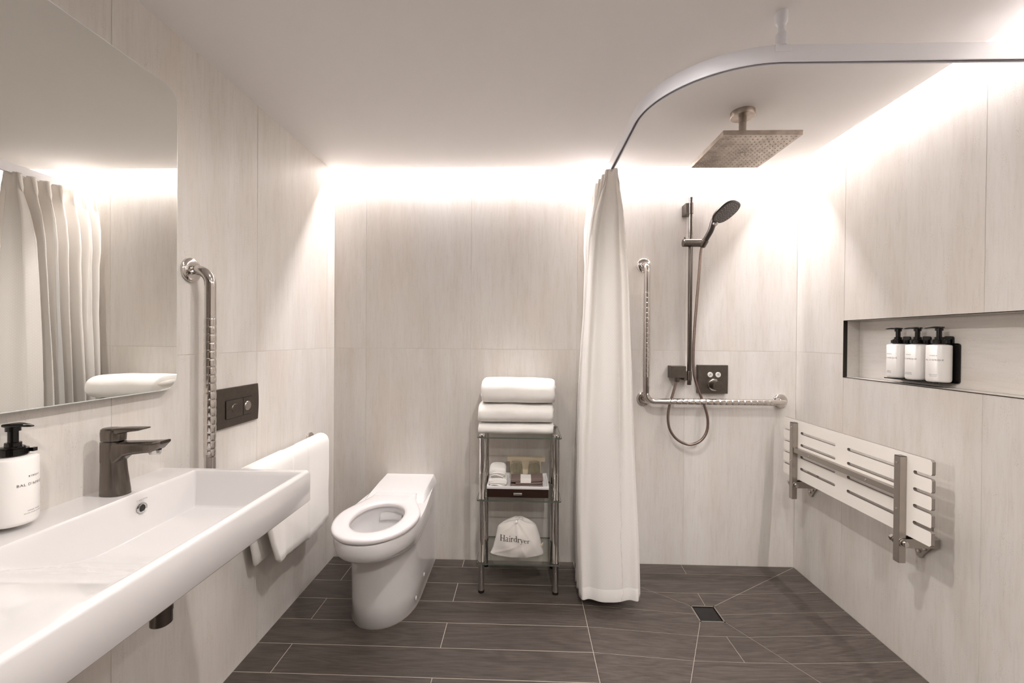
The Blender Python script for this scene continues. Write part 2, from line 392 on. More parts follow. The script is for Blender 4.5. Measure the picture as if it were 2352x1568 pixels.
for k, P_ in regs.items(): fb.add([(x, y, zf[k](x, y)-gz) for x, y in P_], [(0, 1, 2, 3)])
zb = -0.11
fb.add([(DX0, DY0, -DZ-gz), (DX1, DY0, -DZ-gz), (DX1, DY1, -DZ-gz), (DX0, DY1, -DZ-gz), (DX0, DY0, zb), (DX1, DY0, zb), (DX1, DY1, zb), (DX0, DY1, zb)],
       [(0, 1, 5, 4), (1, 2, 6, 5), (2, 3, 7, 6), (3, 0, 4, 7)])
fb.box((XL-0.1, YF-0.1, -0.16), (XR+0.1, YB+0.1, zb))
fl = obj('floor', fb, 'fgrout', kind='structure')
def plank(poly, key, g):
    poly = inset(poly, g)
    if len(poly) < 3 or area2(poly) < 0.00015: return
    z = zf[key]; cx = sum(p[0] for p in poly)/len(poly); cy = sum(p[1] for p in poly)/len(poly)
    top = [Vector((x, y, z(x, y))) for x, y in poly]
    mb = MB().prism([p-Vector((0, 0, 0.005)) for p in top], (0, 0, 0.005))
    c = Vector((cx, cy, z(cx, cy)))
    mb.v = [v-c for v in mb.v]
    me = bpy.data.meshes.new('floor_plank'); me.from_pydata(mb.v, [], mb.f)
    bm = bmesh.new(); bm.from_mesh(me); bmesh.ops.recalc_face_normals(bm, faces=bm.faces); bm.to_mesh(me); bm.free()
    me.materials.append(M['plank']); o = bpy.data.objects.new('floor_plank', me); o.parent = fl; o.location = c; sc.collection.objects.link(o)
for k in range(22):
    y0 = 2.28-0.15*k; y1 = min(y0+0.15, YB); y0 = max(y0, YF)
    if y1-y0 < 0.01: continue
    jl = -0.332 if k % 2 == 0 else -0.944
    for x0, x1 in ((XL, jl), (jl, OX0)): plank([(x0, y0), (x1, y0), (x1, y1), (x0, y1)], 'flat', 0.0014)
    segs = ((OX0, 0.888), (0.888, OX1)) if k % 2 == 0 else ((OX0, OX1),)
    for x0, x1 in segs:
        R_ = [(x0, y0), (x1, y0), (x1, y1), (x0, y1)]
        if y0 < OY0:
            q = clip(R_, 0, -1, OY0)
            if len(q) > 2: plank(q, 'flat', 0.001)
        for key, P_ in regs.items():
            q = R_
            for a, b, c in halfplanes(P_):
                q = clip(q, a, b, c)
                if len(q) < 3: break
            if len(q) > 2: plank(q, key, 0.0009)

# ------------------------------------------------------------ floor drain
t = thing('floor_drain', (0.8725, 1.984, -0.04), 'small square black drain grate sunk in the shower floor', 'drain')
fr = MB(); zz = -DZ+0.0005
for a, b in (((DX0, DY0), (DX1, DY0+0.006)), ((DX0, DY1-0.006), (DX1, DY1)), ((DX0, DY0), (DX0+0.006, DY1)), ((DX1-0.006, DY0), (DX1, DY1))):
    fr.box((a[0], a[1], zz-0.02), (b[0], b[1], zz))
obj('frame', fr, 'brush', t)
obj('grate', MB().box((DX0+0.010, DY0+0.010, zz-0.015), (DX1-0.010, DY1-0.010, zz-0.0025)), 'black', t, bevel=0.0015)
obj('sump', MB().box((DX0+0.006, DY0+0.006, zz-0.05), (DX1-0.006, DY1-0.006, zz-0.018)), 'blacktrim', t)

# ------------------------------------------------------------ mirror
t = thing('wall_mirror', (XL, 0.75, 1.10), 'large frameless wall mirror with rounded corners above the basin', 'mirror')
pl = rrect(0.18, 1.100, 1.242, 2.003, 0.045, 8)
obj('glass_edge', MB().prism([(-1.0625, y, z) for y, z in pl], (0.0045, 0, 0)), 'mirroredge', t, bevel=0.0014)
pl2 = rrect(0.183, 1.1028, 1.2392, 2.0002, 0.0425, 8)
obj('mirror_glass', MB().add([(-1.0578, y, z) for y, z in pl2], [tuple(range(len(pl2)))]), 'mirror', t)
obj('backing_frame', MB().box((XL, 0.24, 1.15), (-1.0627, 1.18, 1.95)), 'rail', t)

# ------------------------------------------------------------ basin
def smooth(t): t = max(0, min(1, t)); return t*t*(3-2*t)
BX0, BX1, BY0, BY1, BT, BB = XL, -0.640, 0.330, 1.232, 0.863, 0.768
def edge(d, r):                        # quarter-round drop within r of an edge
    return 0 if d >= r else r-math.sqrt(max(0, r*r-(r-d)**2))
def basin_z(x, y):
    z = BT - edge(BX1-x, 0.010) - edge(BY1-y, 0.008) - edge(y-BY0, 0.008)
    # bowl
    def wall(d, wdt=0.016):            # steep wall with soft shoulder and foot, d>0 inside
        return smooth((d+0.002)/wdt)
    f = wall(x+0.977, 0.012)*wall(-0.6555-x, 0.014)*wall(1.2065-y, 0.012)
    ramp_ = smooth((y-0.60)/0.34)
    return z - 0.106*f*ramp_
def lines(a, b, dense):
    s = set([a, b]); n = 26
    for i in range(n+1): s.add(a+(b-a)*i/n)
    for c, w_ in dense:
        for i in range(-8, 9):
            v = c+w_*i/8
            if a < v < b: s.add(v)
    L = sorted(s); out = [L[0]]
    for v in L[1:]:
        if v-out[-1] > 0.0006: out.append(v)
    out[-1] = b; return out
gx = lines(BX0, BX1, [(-0.971, 0.012), (-0.662, 0.012), (BX1-0.005, 0.007)])
gy = lines(BY0, BY1, [(1.200, 0.012), (BY1-0.004, 0.006), (BY0+0.004, 0.006), (0.77, 0.17)])
vs = [(x, y, basin_z(x, y)) for y in gy for x in gx]; nx, ny = len(gx), len(gy)
fs = [(j*nx+i, j*nx+i+1, (j+1)*nx+i+1, (j+1)*nx+i) for j in range(ny-1) for i in range(nx-1)]
bnd = [i for i in range(nx)]+[j*nx+nx-1 for j in range(1, ny)]+[(ny-1)*nx+i for i in range(nx-2, -1, -1)]+[j*nx for j in range(ny-2, 0, -1)]
n0 = len(vs); vs += [(vs[i][0], vs[i][1], BB+0.004) for i in bnd]; n1 = len(vs)
cxm, cym = (BX0+BX1)/2, (BY0+BY1)/2
vs += [(cxm+(vs[i][0]-cxm)*0.985, cym+(vs[i][1]-cym)*0.993, BB) for i in bnd]; nb = len(bnd)
for i in range(nb):
    j = (i+1) % nb; fs += [(bnd[i], bnd[j], n0+j, n0+i), (n0+i, n0+j, n1+j, n1+i)]
n2 = len(vs); cl = lambda a, lo, hi: max(lo, min(hi, a))
vs += [(cl(vs[i][0], BX0+0.004, -0.6600), cl(vs[i][1], 0.56, 1.222), BB) for i in bnd]; n3 = len(vs)
vs += [(cl(vs[i][0], BX0+0.03, -0.6720), cl(vs[i][1], 0.60, 1.216), 0.7485) for i in bnd]
for i in range(nb):
    j = (i+1) % nb; fs += [(n1+i, n1+j, n2+j, n2+i), (n2+i, n2+j, n3+j, n3+i)]
fs.append(tuple(n3+i for i in range(nb)))
t = thing('wash_basin', (XL, 0.80, BB), 'long white ceramic wall-hung wash basin with shelf under the mirror', 'basin')
obj('bowl_slab', MB().add(vs, fs), 'ceramic', t, smooth=True, angle=60)
ring = MB().lathe([(0.0085, -0.003), (0.0085, 0.0015), (0.0100, 0.0028), (0.0130, 0.0024), (0.0140, 0.0)], 28, (-0.9715, 1.032, 0.822), 'X', cap=False)
orr = obj('overflow_ring', ring, 'chrome', t, smooth=True)
obj('overflow_hole', MB().lathe([(0.0092, -0.001), (0.0092, 0.0006)], 24, (-0.9715, 1.032, 0.822), 'X'), 'black', orr)
obj('waste_plug', MB().lathe([(0.026, -0.004), (0.026, 0.0), (0.022, 0.002), (0.002, 0.0025)], 28, (-0.800, 0.897, 0.7555), 'Z'), 'bronze', t, smooth=True)

# text helper --------------------------------------------------
def text_mb(s, size, fn, sub=3, spacing=1.0, align='CENTER'):
    c = bpy.data.curves.new('lettering', 'FONT'); c.body = s; c.size = size; c.align_x = align; c.space_character = spacing; c.resolution_u = sub
    o = bpy.data.objects.new('lettering', c); sc.collection.objects.link(o)
    dg = bpy.context.evaluated_depsgraph_get(); me = bpy.data.meshes.new_from_object(o.evaluated_get(dg))
    bpy.data.objects.remove(o); bpy.data.curves.remove(c)
    mb = MB().add([fn(v.co.x, v.co.y) for v in me.vertices], [tuple(p.vertices) for p in me.polygons])
    bpy.data.meshes.remove(me); return mb
obj('maker_lettering', text_mb('CAROMA', 0.0062, lambda a, b: (-0.9708, 1.032+a, 0.8415+b), spacing=1.25), 'inkgrey', t)

# basin trap
t = thing('basin_trap', (-0.800, 0.897, 0.622), 'dark cylindrical bottle trap hanging under the white basin', 'trap')
obj('cup', MB().lathe([(0.001, 0), (0.017, 0.0), (0.0205, 0.003), (0.0205, 0.03), (0.0205, 0.10)], 40, (-0.800, 0.897, 0.622)), 'bronze', t, smooth=True)
obj('collar', MB().lathe([(0.0205, 0), (0.0215, 0.001), (0.0215, 0.012), (0.0205, 0.013)], 40, (-0.800, 0.897, 0.650)), 'bronze', t, smooth=True)
obj('tailpiece', MB().lathe([(0.018, 0), (0.018, 0.045)], 28, (-0.800, 0.897, 0.712)), 'bronze', t, smooth=True)
obj('waste_pipe', MB().tube([(-0.800, 0.897, 0.68), (-1.0, 0.897, 0.68), (XL-0.001, 0.897, 0.68)], 0.016, 20), 'bronze', t, smooth=True)

# ------------------------------------------------------------ faucet
t = thing('basin_mixer_tap', (-1.026, 1.015, BT), 'dark brushed single-lever mixer tap standing on the basin deck', 'tap')
def tri_ring(cx, cy, z, w_, d, n=24, sq=2.6, tilt=0):
    out = []
    for i in range(n):
        a = 2*PI*i/n; c, s_ = math.cos(a), math.sin(a)
        out.append((cx+w_*math.copysign(abs(c)**(2/sq), c), cy+d*math.copysign(abs(s_)**(2/sq), s_), z+tilt*(w_*c)))
    return out
body = [tri_ring(-1.024, 1.015, BT, 0.0315, 0.0235), tri_ring(-1.024, 1.015, BT+0.01, 0.0310, 0.0232), tri_ring(-1.0275, 1.015, BT+0.06, 0.0275, 0.0205), tri_ring(-1.0295, 1.015, BT+0.1, 0.0262, 0.0190),
        tri_ring(-1.0290, 1.015, BT+0.120, 0.0270, 0.0195), tri_ring(-1.0290, 1.015, 0.9955, 0.0270, 0.0195)]
obj('body', MB().loft(body), 'bronze', t, smooth=True)
sp = []
for x, zt_, zb_, hw in ((-1.046, 0.9955, 0.940, 0.0185), (-1.02, 0.9955, 0.936, 0.0185), (-1.003, 0.9955, 0.950, 0.0185), (-0.990, 0.9960, 0.9615, 0.0185), (-0.972, 0.9965, 0.9655, 0.0185), (-0.945, 0.9975, 0.9690, 0.018), (-0.925, 0.9985, 0.9710, 0.0178), (-0.907, 0.9995, 0.9790, 0.0172), (-0.895, 1.0005, 0.9930, 0.016)):
    h = (zt_-zb_)/2; zc = (zt_+zb_)/2; r = min(0.008, h*0.9)
    sp.append([(x, 1.015+a, zc+b) for a, b in rrect(-hw, -h, hw, h, r, 4)])
obj('spout', MB().loft(sp), 'bronze', t, smooth=True)
obj('aerator', MB().lathe([(0.0115, -0.006), (0.0125, -0.004), (0.0125, 0.006)], 24, (-0.9215, 1.015, 0.972), (0.18, 0, 1)), 'chrome', t, smooth=True)
lv = [tri_ring(-1.0290, 1.015, 0.9985, 0.0262, 0.0190), tri_ring(-1.0290, 1.015, 1.0180, 0.0270, 0.0195), tri_ring(-1.0285, 1.015, 1.0260, 0.0262, 0.0185, tilt=-0.03), tri_ring(-1.0285, 1.015, 1.0290, 0.0225, 0.015, tilt=-0.02)]
obj('lever_base', MB().loft(lv), 'bronze', t, smooth=True)
lh = []
for x, zt_, zb_, hw in ((-1.040, 1.0275, 1.015, 0.014), (-1.015, 1.0300, 1.012, 0.0165), (-0.997, 1.0310, 1.0185, 0.0165), (-0.975, 1.0315, 1.0225, 0.0155), (-0.955, 1.0318, 1.0250, 0.014), (-0.944, 1.0315, 1.0285, 0.012)):
    h = (zt_-zb_)/2; zc = (zt_+zb_)/2; lh.append([(x, 1.015+a, zc+b) for a, b in rrect(-hw, -h, hw, h, h*0.85, 4)])
obj('lever', MB().loft(lh), 'bronze', t, smooth=True)

# ------------------------------------------------------------ pump bottles
def bottle(cx, cy, z0, face, label, group=None, lines3=('HAND WASH', 'SAVON POUR LES MAINS'), pump_dir=(1, 0), rr=0.0365):
    """face: unit 2D direction the lettering looks to"""
    t = thing('pump_bottle', (cx, cy, z0), label, 'bottle', group)
    H = 0.136
    prof = [(0.001, 0), (rr-0.006, 0.0), (rr-0.002, 0.0025), (rr, 0.009), (rr, H-0.002), (rr-0.0015, H), (rr-0.012, H+0.0025), (0.016, H+0.0035), (0.016, H+0.005)]
    b = obj('body', MB().lathe(prof, 56, (cx, cy, z0)), 'bottle', t, smooth=True, angle=50)
    obj('collar', MB().lathe([(0.0170, H+0.004), (0.0175, H+0.005), (0.0175, H+0.021), (0.0160, H+0.0225), (0.0125, H+0.0225), (0.0125, H+0.030), (0.0115, H+0.031)], 36, (cx, cy, z0)), 'black', t, smooth=True)
    obj('stem', MB().lathe([(0.0080, H+0.028), (0.0080, H+0.058)], 24, (cx, cy, z0)), 'black', t, smooth=True)
    d = Vector((pump_dir[0], pump_dir[1], 0)).normalized(); s_ = Vector((-d.y, d.x, 0)); rings = []
    for a, hw, zt_, zb_ in ((-0.0135, 0.006, 0.0685, 0.0640), (-0.011, 0.0115, 0.0690, 0.0630), (0.0, 0.0135, 0.0700, 0.0620), (0.011, 0.0115, 0.0700, 0.0630), (0.022, 0.0075, 0.0695, 0.0638), (0.034, 0.0055, 0.0680, 0.0630), (0.041, 0.0035, 0.0660, 0.0635)):
        h = (zt_-zb_)/2; zc = (zt_+zb_)/2
        rings.append([Vector((cx, cy, z0+H+zc+q))+d*a+s_*p for p, q in rrect(-hw, -h, hw, h, h*0.8, 3)])
    obj('pump_head', MB().loft(rings), 'black', t, smooth=True)
    obj('pump_neck', MB().lathe([(0.0115, H+0.054), (0.0115, H+0.064)], 24, (cx, cy, z0)), 'black', t, smooth=True)
    f = Vector((face[0], face[1])).normalized(); a0 = math.atan2(f.y, f.x)
    def wrap(zc): return lambda a, q: (cx+(rr+0.0002)*math.cos(a0+a/rr), cy+(rr+0.0002)*math.sin(a0+a/rr), z0+zc+q)
    for s2, sz, zc, spc in (('BYREDO', 0.0050, 0.0965, 1.25), ("BAL D'AFRIQUE", 0.0074, 0.0795, 1.12), (lines3[0], 0.0038, 0.0265, 1.1), (lines3[1], 0.0030, 0.0215, 1.1)):
        obj('lettering', text_mb(s2, sz, wrap(zc), 2, spc), 'ink', b)
    return t
bottle(-1.050, 0.826, 0.873, (0.97, 0.22), 'white pump bottle with black pump on a wall clamp above the basin', pump_dir=(0.99, 0.0))
# its clamp on the wall
t = thing('bottle_clamp', (XL, 0.826, 0.89), 'black clamp holding the white soap bottle to the wall above the basin', 'bottle holder')
obj('wall_plate', MB().prism([(XL, 0.826+a, 0.94+b) for a, b in rrect(-0.034, -0.068, 0.034, 0.07, 0.008, 4)], (0.0035, 0, 0)), 'black', t)
def clamp_ring(cx, cy, z, d):
    mb = MB(); n = 28
    for i in range(n):
        a, b = [2*PI*k/n for k in (i, i+1)]
        P = lambda an, r, zz: (cx+r*math.cos(an), cy+r*math.sin(an), zz)
        mb.add([P(a, 0.0178, z), P(b, 0.0178, z), P(b, 0.0225, z), P(a, 0.0225, z), P(a, 0.0178, z+0.012), P(b, 0.0178, z+0.012), P(b, 0.0225, z+0.012), P(a, 0.0225, z+0.012)],
               [(0, 1, 2, 3), (7, 6, 5, 4), (0, 4, 5, 1), (3, 2, 6, 7)])
    return mb
cr = clamp_ring(-1.050, 0.826, 0.873+0.142, 0)
cr.box((XL+0.002, 0.812, 1.015), (-1.070, 0.840, 1.027)); cr.box((-1.036, 0.843, 1.017), (-1.028, 0.851, 1.0245))
obj('clamp_ring', cr, 'black', t)

# niche bottles
for i, (y, lab, l3) in enumerate(((1.594, 'white pump bottle nearest the viewer of the three in the wall niche', ('BODY WASH', 'GEL DOUCHE')),
                                   (1.679, 'middle white pump bottle of the three in the wall niche', ('CONDITIONER', 'APRES-SHAMPOOING')),
                                   (1.764, 'white pump bottle farthest back in the wall niche', ('SHAMPOO', 'SHAMPOOING')))):
    bottle(1.5385, y, 1.112, (-0.93, -0.36) if i == 0 else (-1, 0.02), lab, 'pump bottles in the wall niche', l3, pump_dir=(-0.45, 0.89), rr=0.0355)
t = thing('bottle_rack', (1.577, 1.693, 1.11), 'black triple bottle rack mounted on the back of the wall niche', 'bottle holder')
obj('back_plate', MB().prism([(1.5745, a, b) for a, b in rrect(1.555, 1.108, 1.808, 1.256, 0.010, 5)], (0.005, 0, 0)), 'black', t, bevel=0.001)
obj('lower_ledge', MB().box((1.512, 1.566, 1.1075), (1.5745, 1.798, 1.1115)), 'black', t, bevel=0.001)
for y in (1.594, 1.679, 1.764):
    k = clamp_ring(1.5385, y, 1.2545, 0); k.box((1.557, y-0.012, 1.2545), (1.578, y+0.012, 1.2665))
    k.prism([(1.571, a, b) for a, b in rrect(y-0.016, 1.245, y+0.016, 1.282, 0.006, 3)], (0.006, 0, 0))
    obj('clamp_ring', k, 'black', t)

# ------------------------------------------------------------ L-shaped grab rails
def grab_rail(name, corner, hdir, out, ztop, zlow, L, label, flange_r=0.039):
    """corner: wall point below the vertical leg; hdir along the wall, out off the wall"""
    c = Vector(corner); h = Vector(hdir); o_ = Vector(out); Z = Vector((0, 0, 1)); so = 0.068; r = 0.045
    t = thing(name, (c.x, c.y, zlow), label, 'grab rail')
    P = lambda a, d, z: c+h*a+o_*d+Z*z
    path = [P(0, 0.002, ztop)]+[P(0, so-r, ztop)]+arc(P(0, so-r, ztop-r), r, PI/2, 0, o_, Z, 8)
    path += [P(0, so, ztop-r-0.001), P(0, so, zlow+r)]+arc(P(r, so, zlow+r), r, PI, 1.5*PI, h, Z, 8)
    path += [P(L-r, so, zlow)]+arc(P(L-r, so-r, zlow), r, PI/2, 0, h, o_, 8)+[P(L, 0.002, zlow)]
    # resample straight runs so that the skin stays round
    obj('tube', MB().tube(path, 0.016, 24), 'steel', t, smooth=True, angle=180)
    # stub at the corner flange
    obj('corner_post', MB().tube([P(0.006, 0.002, zlow+0.006), P(0.006, so, zlow+0.006)], 0.0125, 20), 'steel', t, smooth=True)
    # dimpled grip sleeves
    def grip(a, b, n):
        a, b = Vector(a), Vector(b); k = n*12
        rr_ = lambda u: 0.01590+0.0014*(abs(math.sin(u*n*PI))**0.35) if 0.001 < u < 0.999 else 0.0155
        return MB().tube([a+(b-a)*i/k for i in range(k+1)], rr_, 20)
    obj('grip', grip(P(0, so, ztop-0.155), P(0, so, zlow+0.13), 17), 'steel', t, smooth=True, angle=180)
    obj('grip', grip(P(0.125, so, zlow), P(L-0.07, so, zlow), 17), 'steel', t, smooth=True, angle=180)
    for a, z in ((0, ztop), (0, zlow), (L, zlow)):
        off = 0.006 if (a == 0 and z == zlow) else 0
        obj('flange', MB().lathe([(flange_r, 0.0), (flange_r, 0.007), (flange_r-0.003, 0.010), (0.024, 0.0115), (0.016, 0.012)], 40, P(a+off, 0, z+off), tuple(o_)), 'steel', t, smooth=True)
    return t
grab_rail('grab_rail', (0.664, YB, 0), (1, 0, 0), (0, -1, 0), 1.674, 0.925, 0.757, 'L-shaped steel grab rail on the shower back wall')
grab_rail('grab_rail', (XL, 1.325, 0), (0, 1, 0), (1, 0, 0), 1.475, 0.738, 0.757, 'L-shaped steel grab rail on the left wall beside the mirror')

# towel draped over the left rail
def wob(p, s, a): return noise.noise(Vector(p)*s)*a
rings = []; NS = 90
def toff(y):
    o = 0.0
    o += 0.009*smooth((1.745-y)/0.010+0.5); o += 0.006*smooth((y-1.868)/0.008+0.5)
    return o
for k in range(NS+1):
    y = 1.500+(2.078-1.500)*k/NS
    e_ = min(1, min(k, NS-k)/2.0); th = 0.003+0.0075*math.sqrt(e_)
    cx, cz = -1.020, 0.738; R0 = 0.0175
    zb_f = 0.352+wob((y*3, 0, 0), 1.5, 0.010)+0.006*math.sin(y*13)+(0.006 if y < 1.74 else 0.0)-(0.008 if y > 1.868 else 0)+0.018*smooth((1.53-y)/0.03)
    zb_r = 0.372+wob((y, 3, 0), 3, 0.008)
    mid = []
    for i in range(14):
        u = i/13; z = zb_f+(cz-zb_f)*u
        x = cx+R0+0.011+toff(y)*(1-u*0.55)+0.010*(1-u)*math.sin(y*17+0.5)*0.5+wob((y*5, z*5, 1), 1.6, 0.006)*(1-u)
        mid.append(((x, y+0.118*(1-u)*smooth((1.74-y)/0.24), z), (1, 0)))
    for i in range(1, 10):
        a = PI*i/10; rr_ = R0+0.010+toff(y)*0.4
        mid.append(((cx+rr_*math.cos(a), y, cz+rr_*math.sin(a)+0.002), (math.cos(a), math.sin(a))))
    for i in range(12):
        u = i/11; z = cz+(zb_r-cz)*u; x = cx-R0-0.0085-0.002*u
        mid.append(((x, y+0.092*u*smooth((1.74-y)/0.24), z), (-1, 0)))
    outer = [(p[0]+n_[0]*th, p[1], p[2]+n_[1]*th) for p, n_ in mid]
    inner = [(p[0]-n_[0]*th, p[1], p[2]-n_[1]*th) for p, n_ in mid]
    tipf = (mid[0][0][0], mid[0][0][1], mid[0][0][2]-th*0.9); tipr = (mid[-1][0][0], mid[-1][0][1], mid[-1][0][2]-th*0.9)
    rings.append([tipf]+outer+[tipr]+inner[::-1])
tw = obj('bath_towel', MB().loft(rings), 'terry', smooth=True, angle=70)
tagm(tw, 'white bath towel draped over the grab rail behind the basin', 'towel')

# ------------------------------------------------------------ flush plate
t = thing('flush_plate', (XL, 1.5485, 0.928), 'dark bronze dual flush plate on the left wall behind the grab rail', 'flush plate')
yc = 1.5485; o1 = []
for u in range(9): o1.append((yc-0.1125+0.225*u/8, 0.928-0.0))
for u in range(1, 9): o1.append((yc+0.1125+0.005*math.sin(PI*u/9)-0.0, 0.928+0.144*u/9))
for u in range(9): o1.append((yc+0.1125-0.225*u/8, 1.072))
for u in range(1, 9): o1.append((yc-0.1125-0.005*math.sin(PI*u/9), 1.072-0.144*u/9))
obj('plate', MB().prism([(XL, a, b) for a, b in o1], (0.009, 0, 0)), 'bronze_h', t, bevel=0.0015)
obj('button_surround', MB().prism([(XL+0.009, a, b) for a, b in rrect(1.474, 0.957, 1.622, 1.028, 0.004, 3)], (0.0006, 0, 0)), 'black', t)
for a, b in ((1.477, 1.566), (1.569, 1.619)):
    bt = obj('flush_button', MB().prism([(XL+0.009, p, q) for p, q in rrect(a, 0.960, b, 1.025, 0.003, 3)], (0.003, 0, 0)), 'bronze_h', t, bevel=0.001)
    cy_ = (a+b)/2
    obj('button_boss', MB().lathe([(0.018, 0.0), (0.016, 0.0022), (0.0005, 0.0026)], 28, (XL+0.012, cy_, 0.9925), 'X'), 'brush' if a > 1.5 else 'bronze_h', bt, smooth=True)  # right boss in lighter metal to paint its bright reflection, left kept dark

# ------------------------------------------------------------ toilet
TXC = -0.647
def outline(a, yf, ym, hw, yb=YB, n=26, q=2.15):
    """loop: from back right round the front to back left"""
    pts = []
    m = 12
    for i in range(m):
        u = i/m; y = yb+(ym-yb)*u; s_ = smooth(u); pts.append((TXC+hw+(a-hw)*s_, y))
    for i in range(n+1):
        an = PI*i/n; c, s_ = math.cos(an), math.sin(an)
        pts.append((TXC+a*math.copysign(abs(c)**(2/q), c), ym-(ym-yf)*abs(s_)**(2/q)))
    for i in range(m-1, -1, -1):
        u = i/m; y = yb+(ym-yb)*u; s_ = smooth(u); pts.append((TXC-hw-(a-hw)*s_, y))
    for i in range(1, 10): pts.append((TXC-hw+2*hw*i/10, yb))
    return pts
t = thing('toilet', (TXC, 2.05, 0), 'white ceramic back-to-wall toilet with open seat ring', 'toilet')
lev = [(0.0, .150, 1.778, 2.00), (0.004, .1525, 1.772, 2.00), (0.10, .1525, 1.768, 2.0), (0.20, .1525, 1.763, 2.0), (0.27, .153, 1.757, 1.99), (0.300, .1535, 1.750, 1.98), (0.312, .156, 1.735, 1.97), (0.330, .163, 1.700, 1.95), (0.348, .171, 1.660, 1.93),
       (0.362, .177, 1.632, 1.92), (0.376, .180, 1.618, 1.91), (0.40, .1815, 1.612, 1.90), (0.436, .182, 1.609, 1.90), (0.441, .180, 1.611, 1.90)]
rg = [[(x, y, z) for x, y in outline(a, yf, ym, 0.150)] for z, a, yf, ym in lev]
N = len(rg[0])
HY, HA, HB = 1.842, 0.112, 0.158   # bowl opening
def ell(n, a, b, z, cy=HY, q=2.1, same=None):
    out = []
    for x, y, _ in same:
        an = math.atan2((y-cy)/b, (x-TXC)/a); c, s_ = math.cos(an), math.sin(an)
        out.append((TXC+a*math.copysign(abs(c)**(2/q), c), cy+b*math.copysign(abs(s_)**(2/q), s_), z))
    return out
last = rg[-1]
for a, b, z, cy in ((0.135, 0.180, 0.442, HY), (0.120, 0.168, 0.440, HY), (0.118, 0.166, 0.425, HY), (0.124, 0.172, 0.405, HY), (0.120, 0.165, 0.37, HY+0.005), (0.104, 0.135, 0.32, HY+0.02), (0.080, 0.095, 0.275, HY+0.04), (0.055, 0.060, 0.245, HY+0.06), (0.04, 0.04, 0.20, HY+0.07)):
    rg.append(ell(N, a, b, z, cy, same=last))
obj('pan', MB().loft(rg), 'ceramic', t, smooth=True, angle=60)
obj('floor_seal', MB().prism([(x, y, 0.0) for x, y in outline(.1535, 1.7725, 2.0, 0.151)], (0, 0, 0.0022)), 'seal', t)
obj('water', MB().lathe([(0.05, 0), (0.0005, 0.0001)], 24, (TXC, HY+0.06, 0.252), cap=False), 'water', t)
# raised back deck with chamfered flanks
dk = []
for y, zt_, wt, wb_ in ((2.045, 0.4408, 0.147, 0.1505), (2.07, 0.4480, 0.145, 0.1515), (2.09, 0.4550, 0.142, 0.1515), (2.115, 0.4635, 0.139, 0.1515), (2.15, 0.470, 0.136, 0.1515), (2.22, 0.477, 0.134, 0.1510), (2.30, 0.482, 0.132, 0.150), (YB, 0.484, 0.132, 0.150)):
    dk.append([(TXC+0.002-wb_, y, 0.430), (TXC+0.002-wb_, y, min(0.446, zt_-0.0005)), (TXC+0.002-wt-0.004, y, max(zt_-0.003, 0.4404)), (TXC+0.002-wt, y, zt_), (TXC+0.002+wt, y, zt_), (TXC+0.002+wt+0.004, y, max(zt_-0.003, 0.4404)), (TXC+0.002+wb_, y, min(0.446, zt_-0.0005)), (TXC+0.002+wb_, y, 0.430)])
obj('rear_deck', MB().loft(dk), 'ceramic', t, smooth=True, angle=25)
# seat ring
so_ = outline(.183, 1.608, 1.848, 0.106, yb=2.112, n=34, q=2.1)
def seat_ring():
    base = [(x, y, 0) for x, y in so_]; n = len(base)
    def off(sc_, z): return [(TXC+(x-TXC)*sc_, 1.84+(y-1.84)*sc_, z) for x, y, _ in base]
    inn = lambda k, z: ell(n, 0.110*k, 0.150*k, z, 1.838, same=base)
    rings = [off(0.985, 0.4445), off(1.0, 0.450), off(1.0, 0.458), off(0.988, 0.4645), off(0.93, 0.4675), inn(1.16, 0.4675), inn(1.04, 0.4645), inn(1.0, 0.456), inn(1.01, 0.446), inn(1.06, 0.4445)]
    vs = [p for r in rings for p in r]; fs = []
    for k in range(len(rings)):
        k2 = (k+1) % len(rings)
        for i in range(n):
            j = (i+1) % n; fs.append((k*n+i, k*n+j, k2*n+j, k2*n+i))
    return MB().add(vs, fs)
obj('seat', seat_ring(), 'seatplastic', t, smooth=True, angle=60)
obj('seat_bridge', MB().box((TXC-0.104, 2.080, 0.4500), (TXC+0.104, 2.116, 0.4690)), 'seatplastic', t, bevel=0.004)
# flush spreader inside the rear of the bowl
spd = []
for i in range(9):
    u = i/8; x = TXC+0.012-0.052+0.104*u; yy = HY+0.168-0.020*(2*u-1)**2*0.6
    spd.append([(x, yy-0.012, 0.378), (x, yy-0.016, 0.384), (x, yy-0.014, 0.404), (x, yy+0.004, 0.411), (x, yy+0.004, 0.380)])
obj('flush_spreader', MB().loft(spd), 'ceramic', t, smooth=True, angle=50)
for y, z in ((1.92, 0.030), (2.075, 0.052)):
    obj('bolt_cap', MB().lathe([(0.009, 0), (0.009, 0.002), (0.006, 0.0035), (0.0005, 0.004)], 20, (TXC+0.1515, y, z+0.02), 'X'), 'whiteplastic', t, smooth=True)

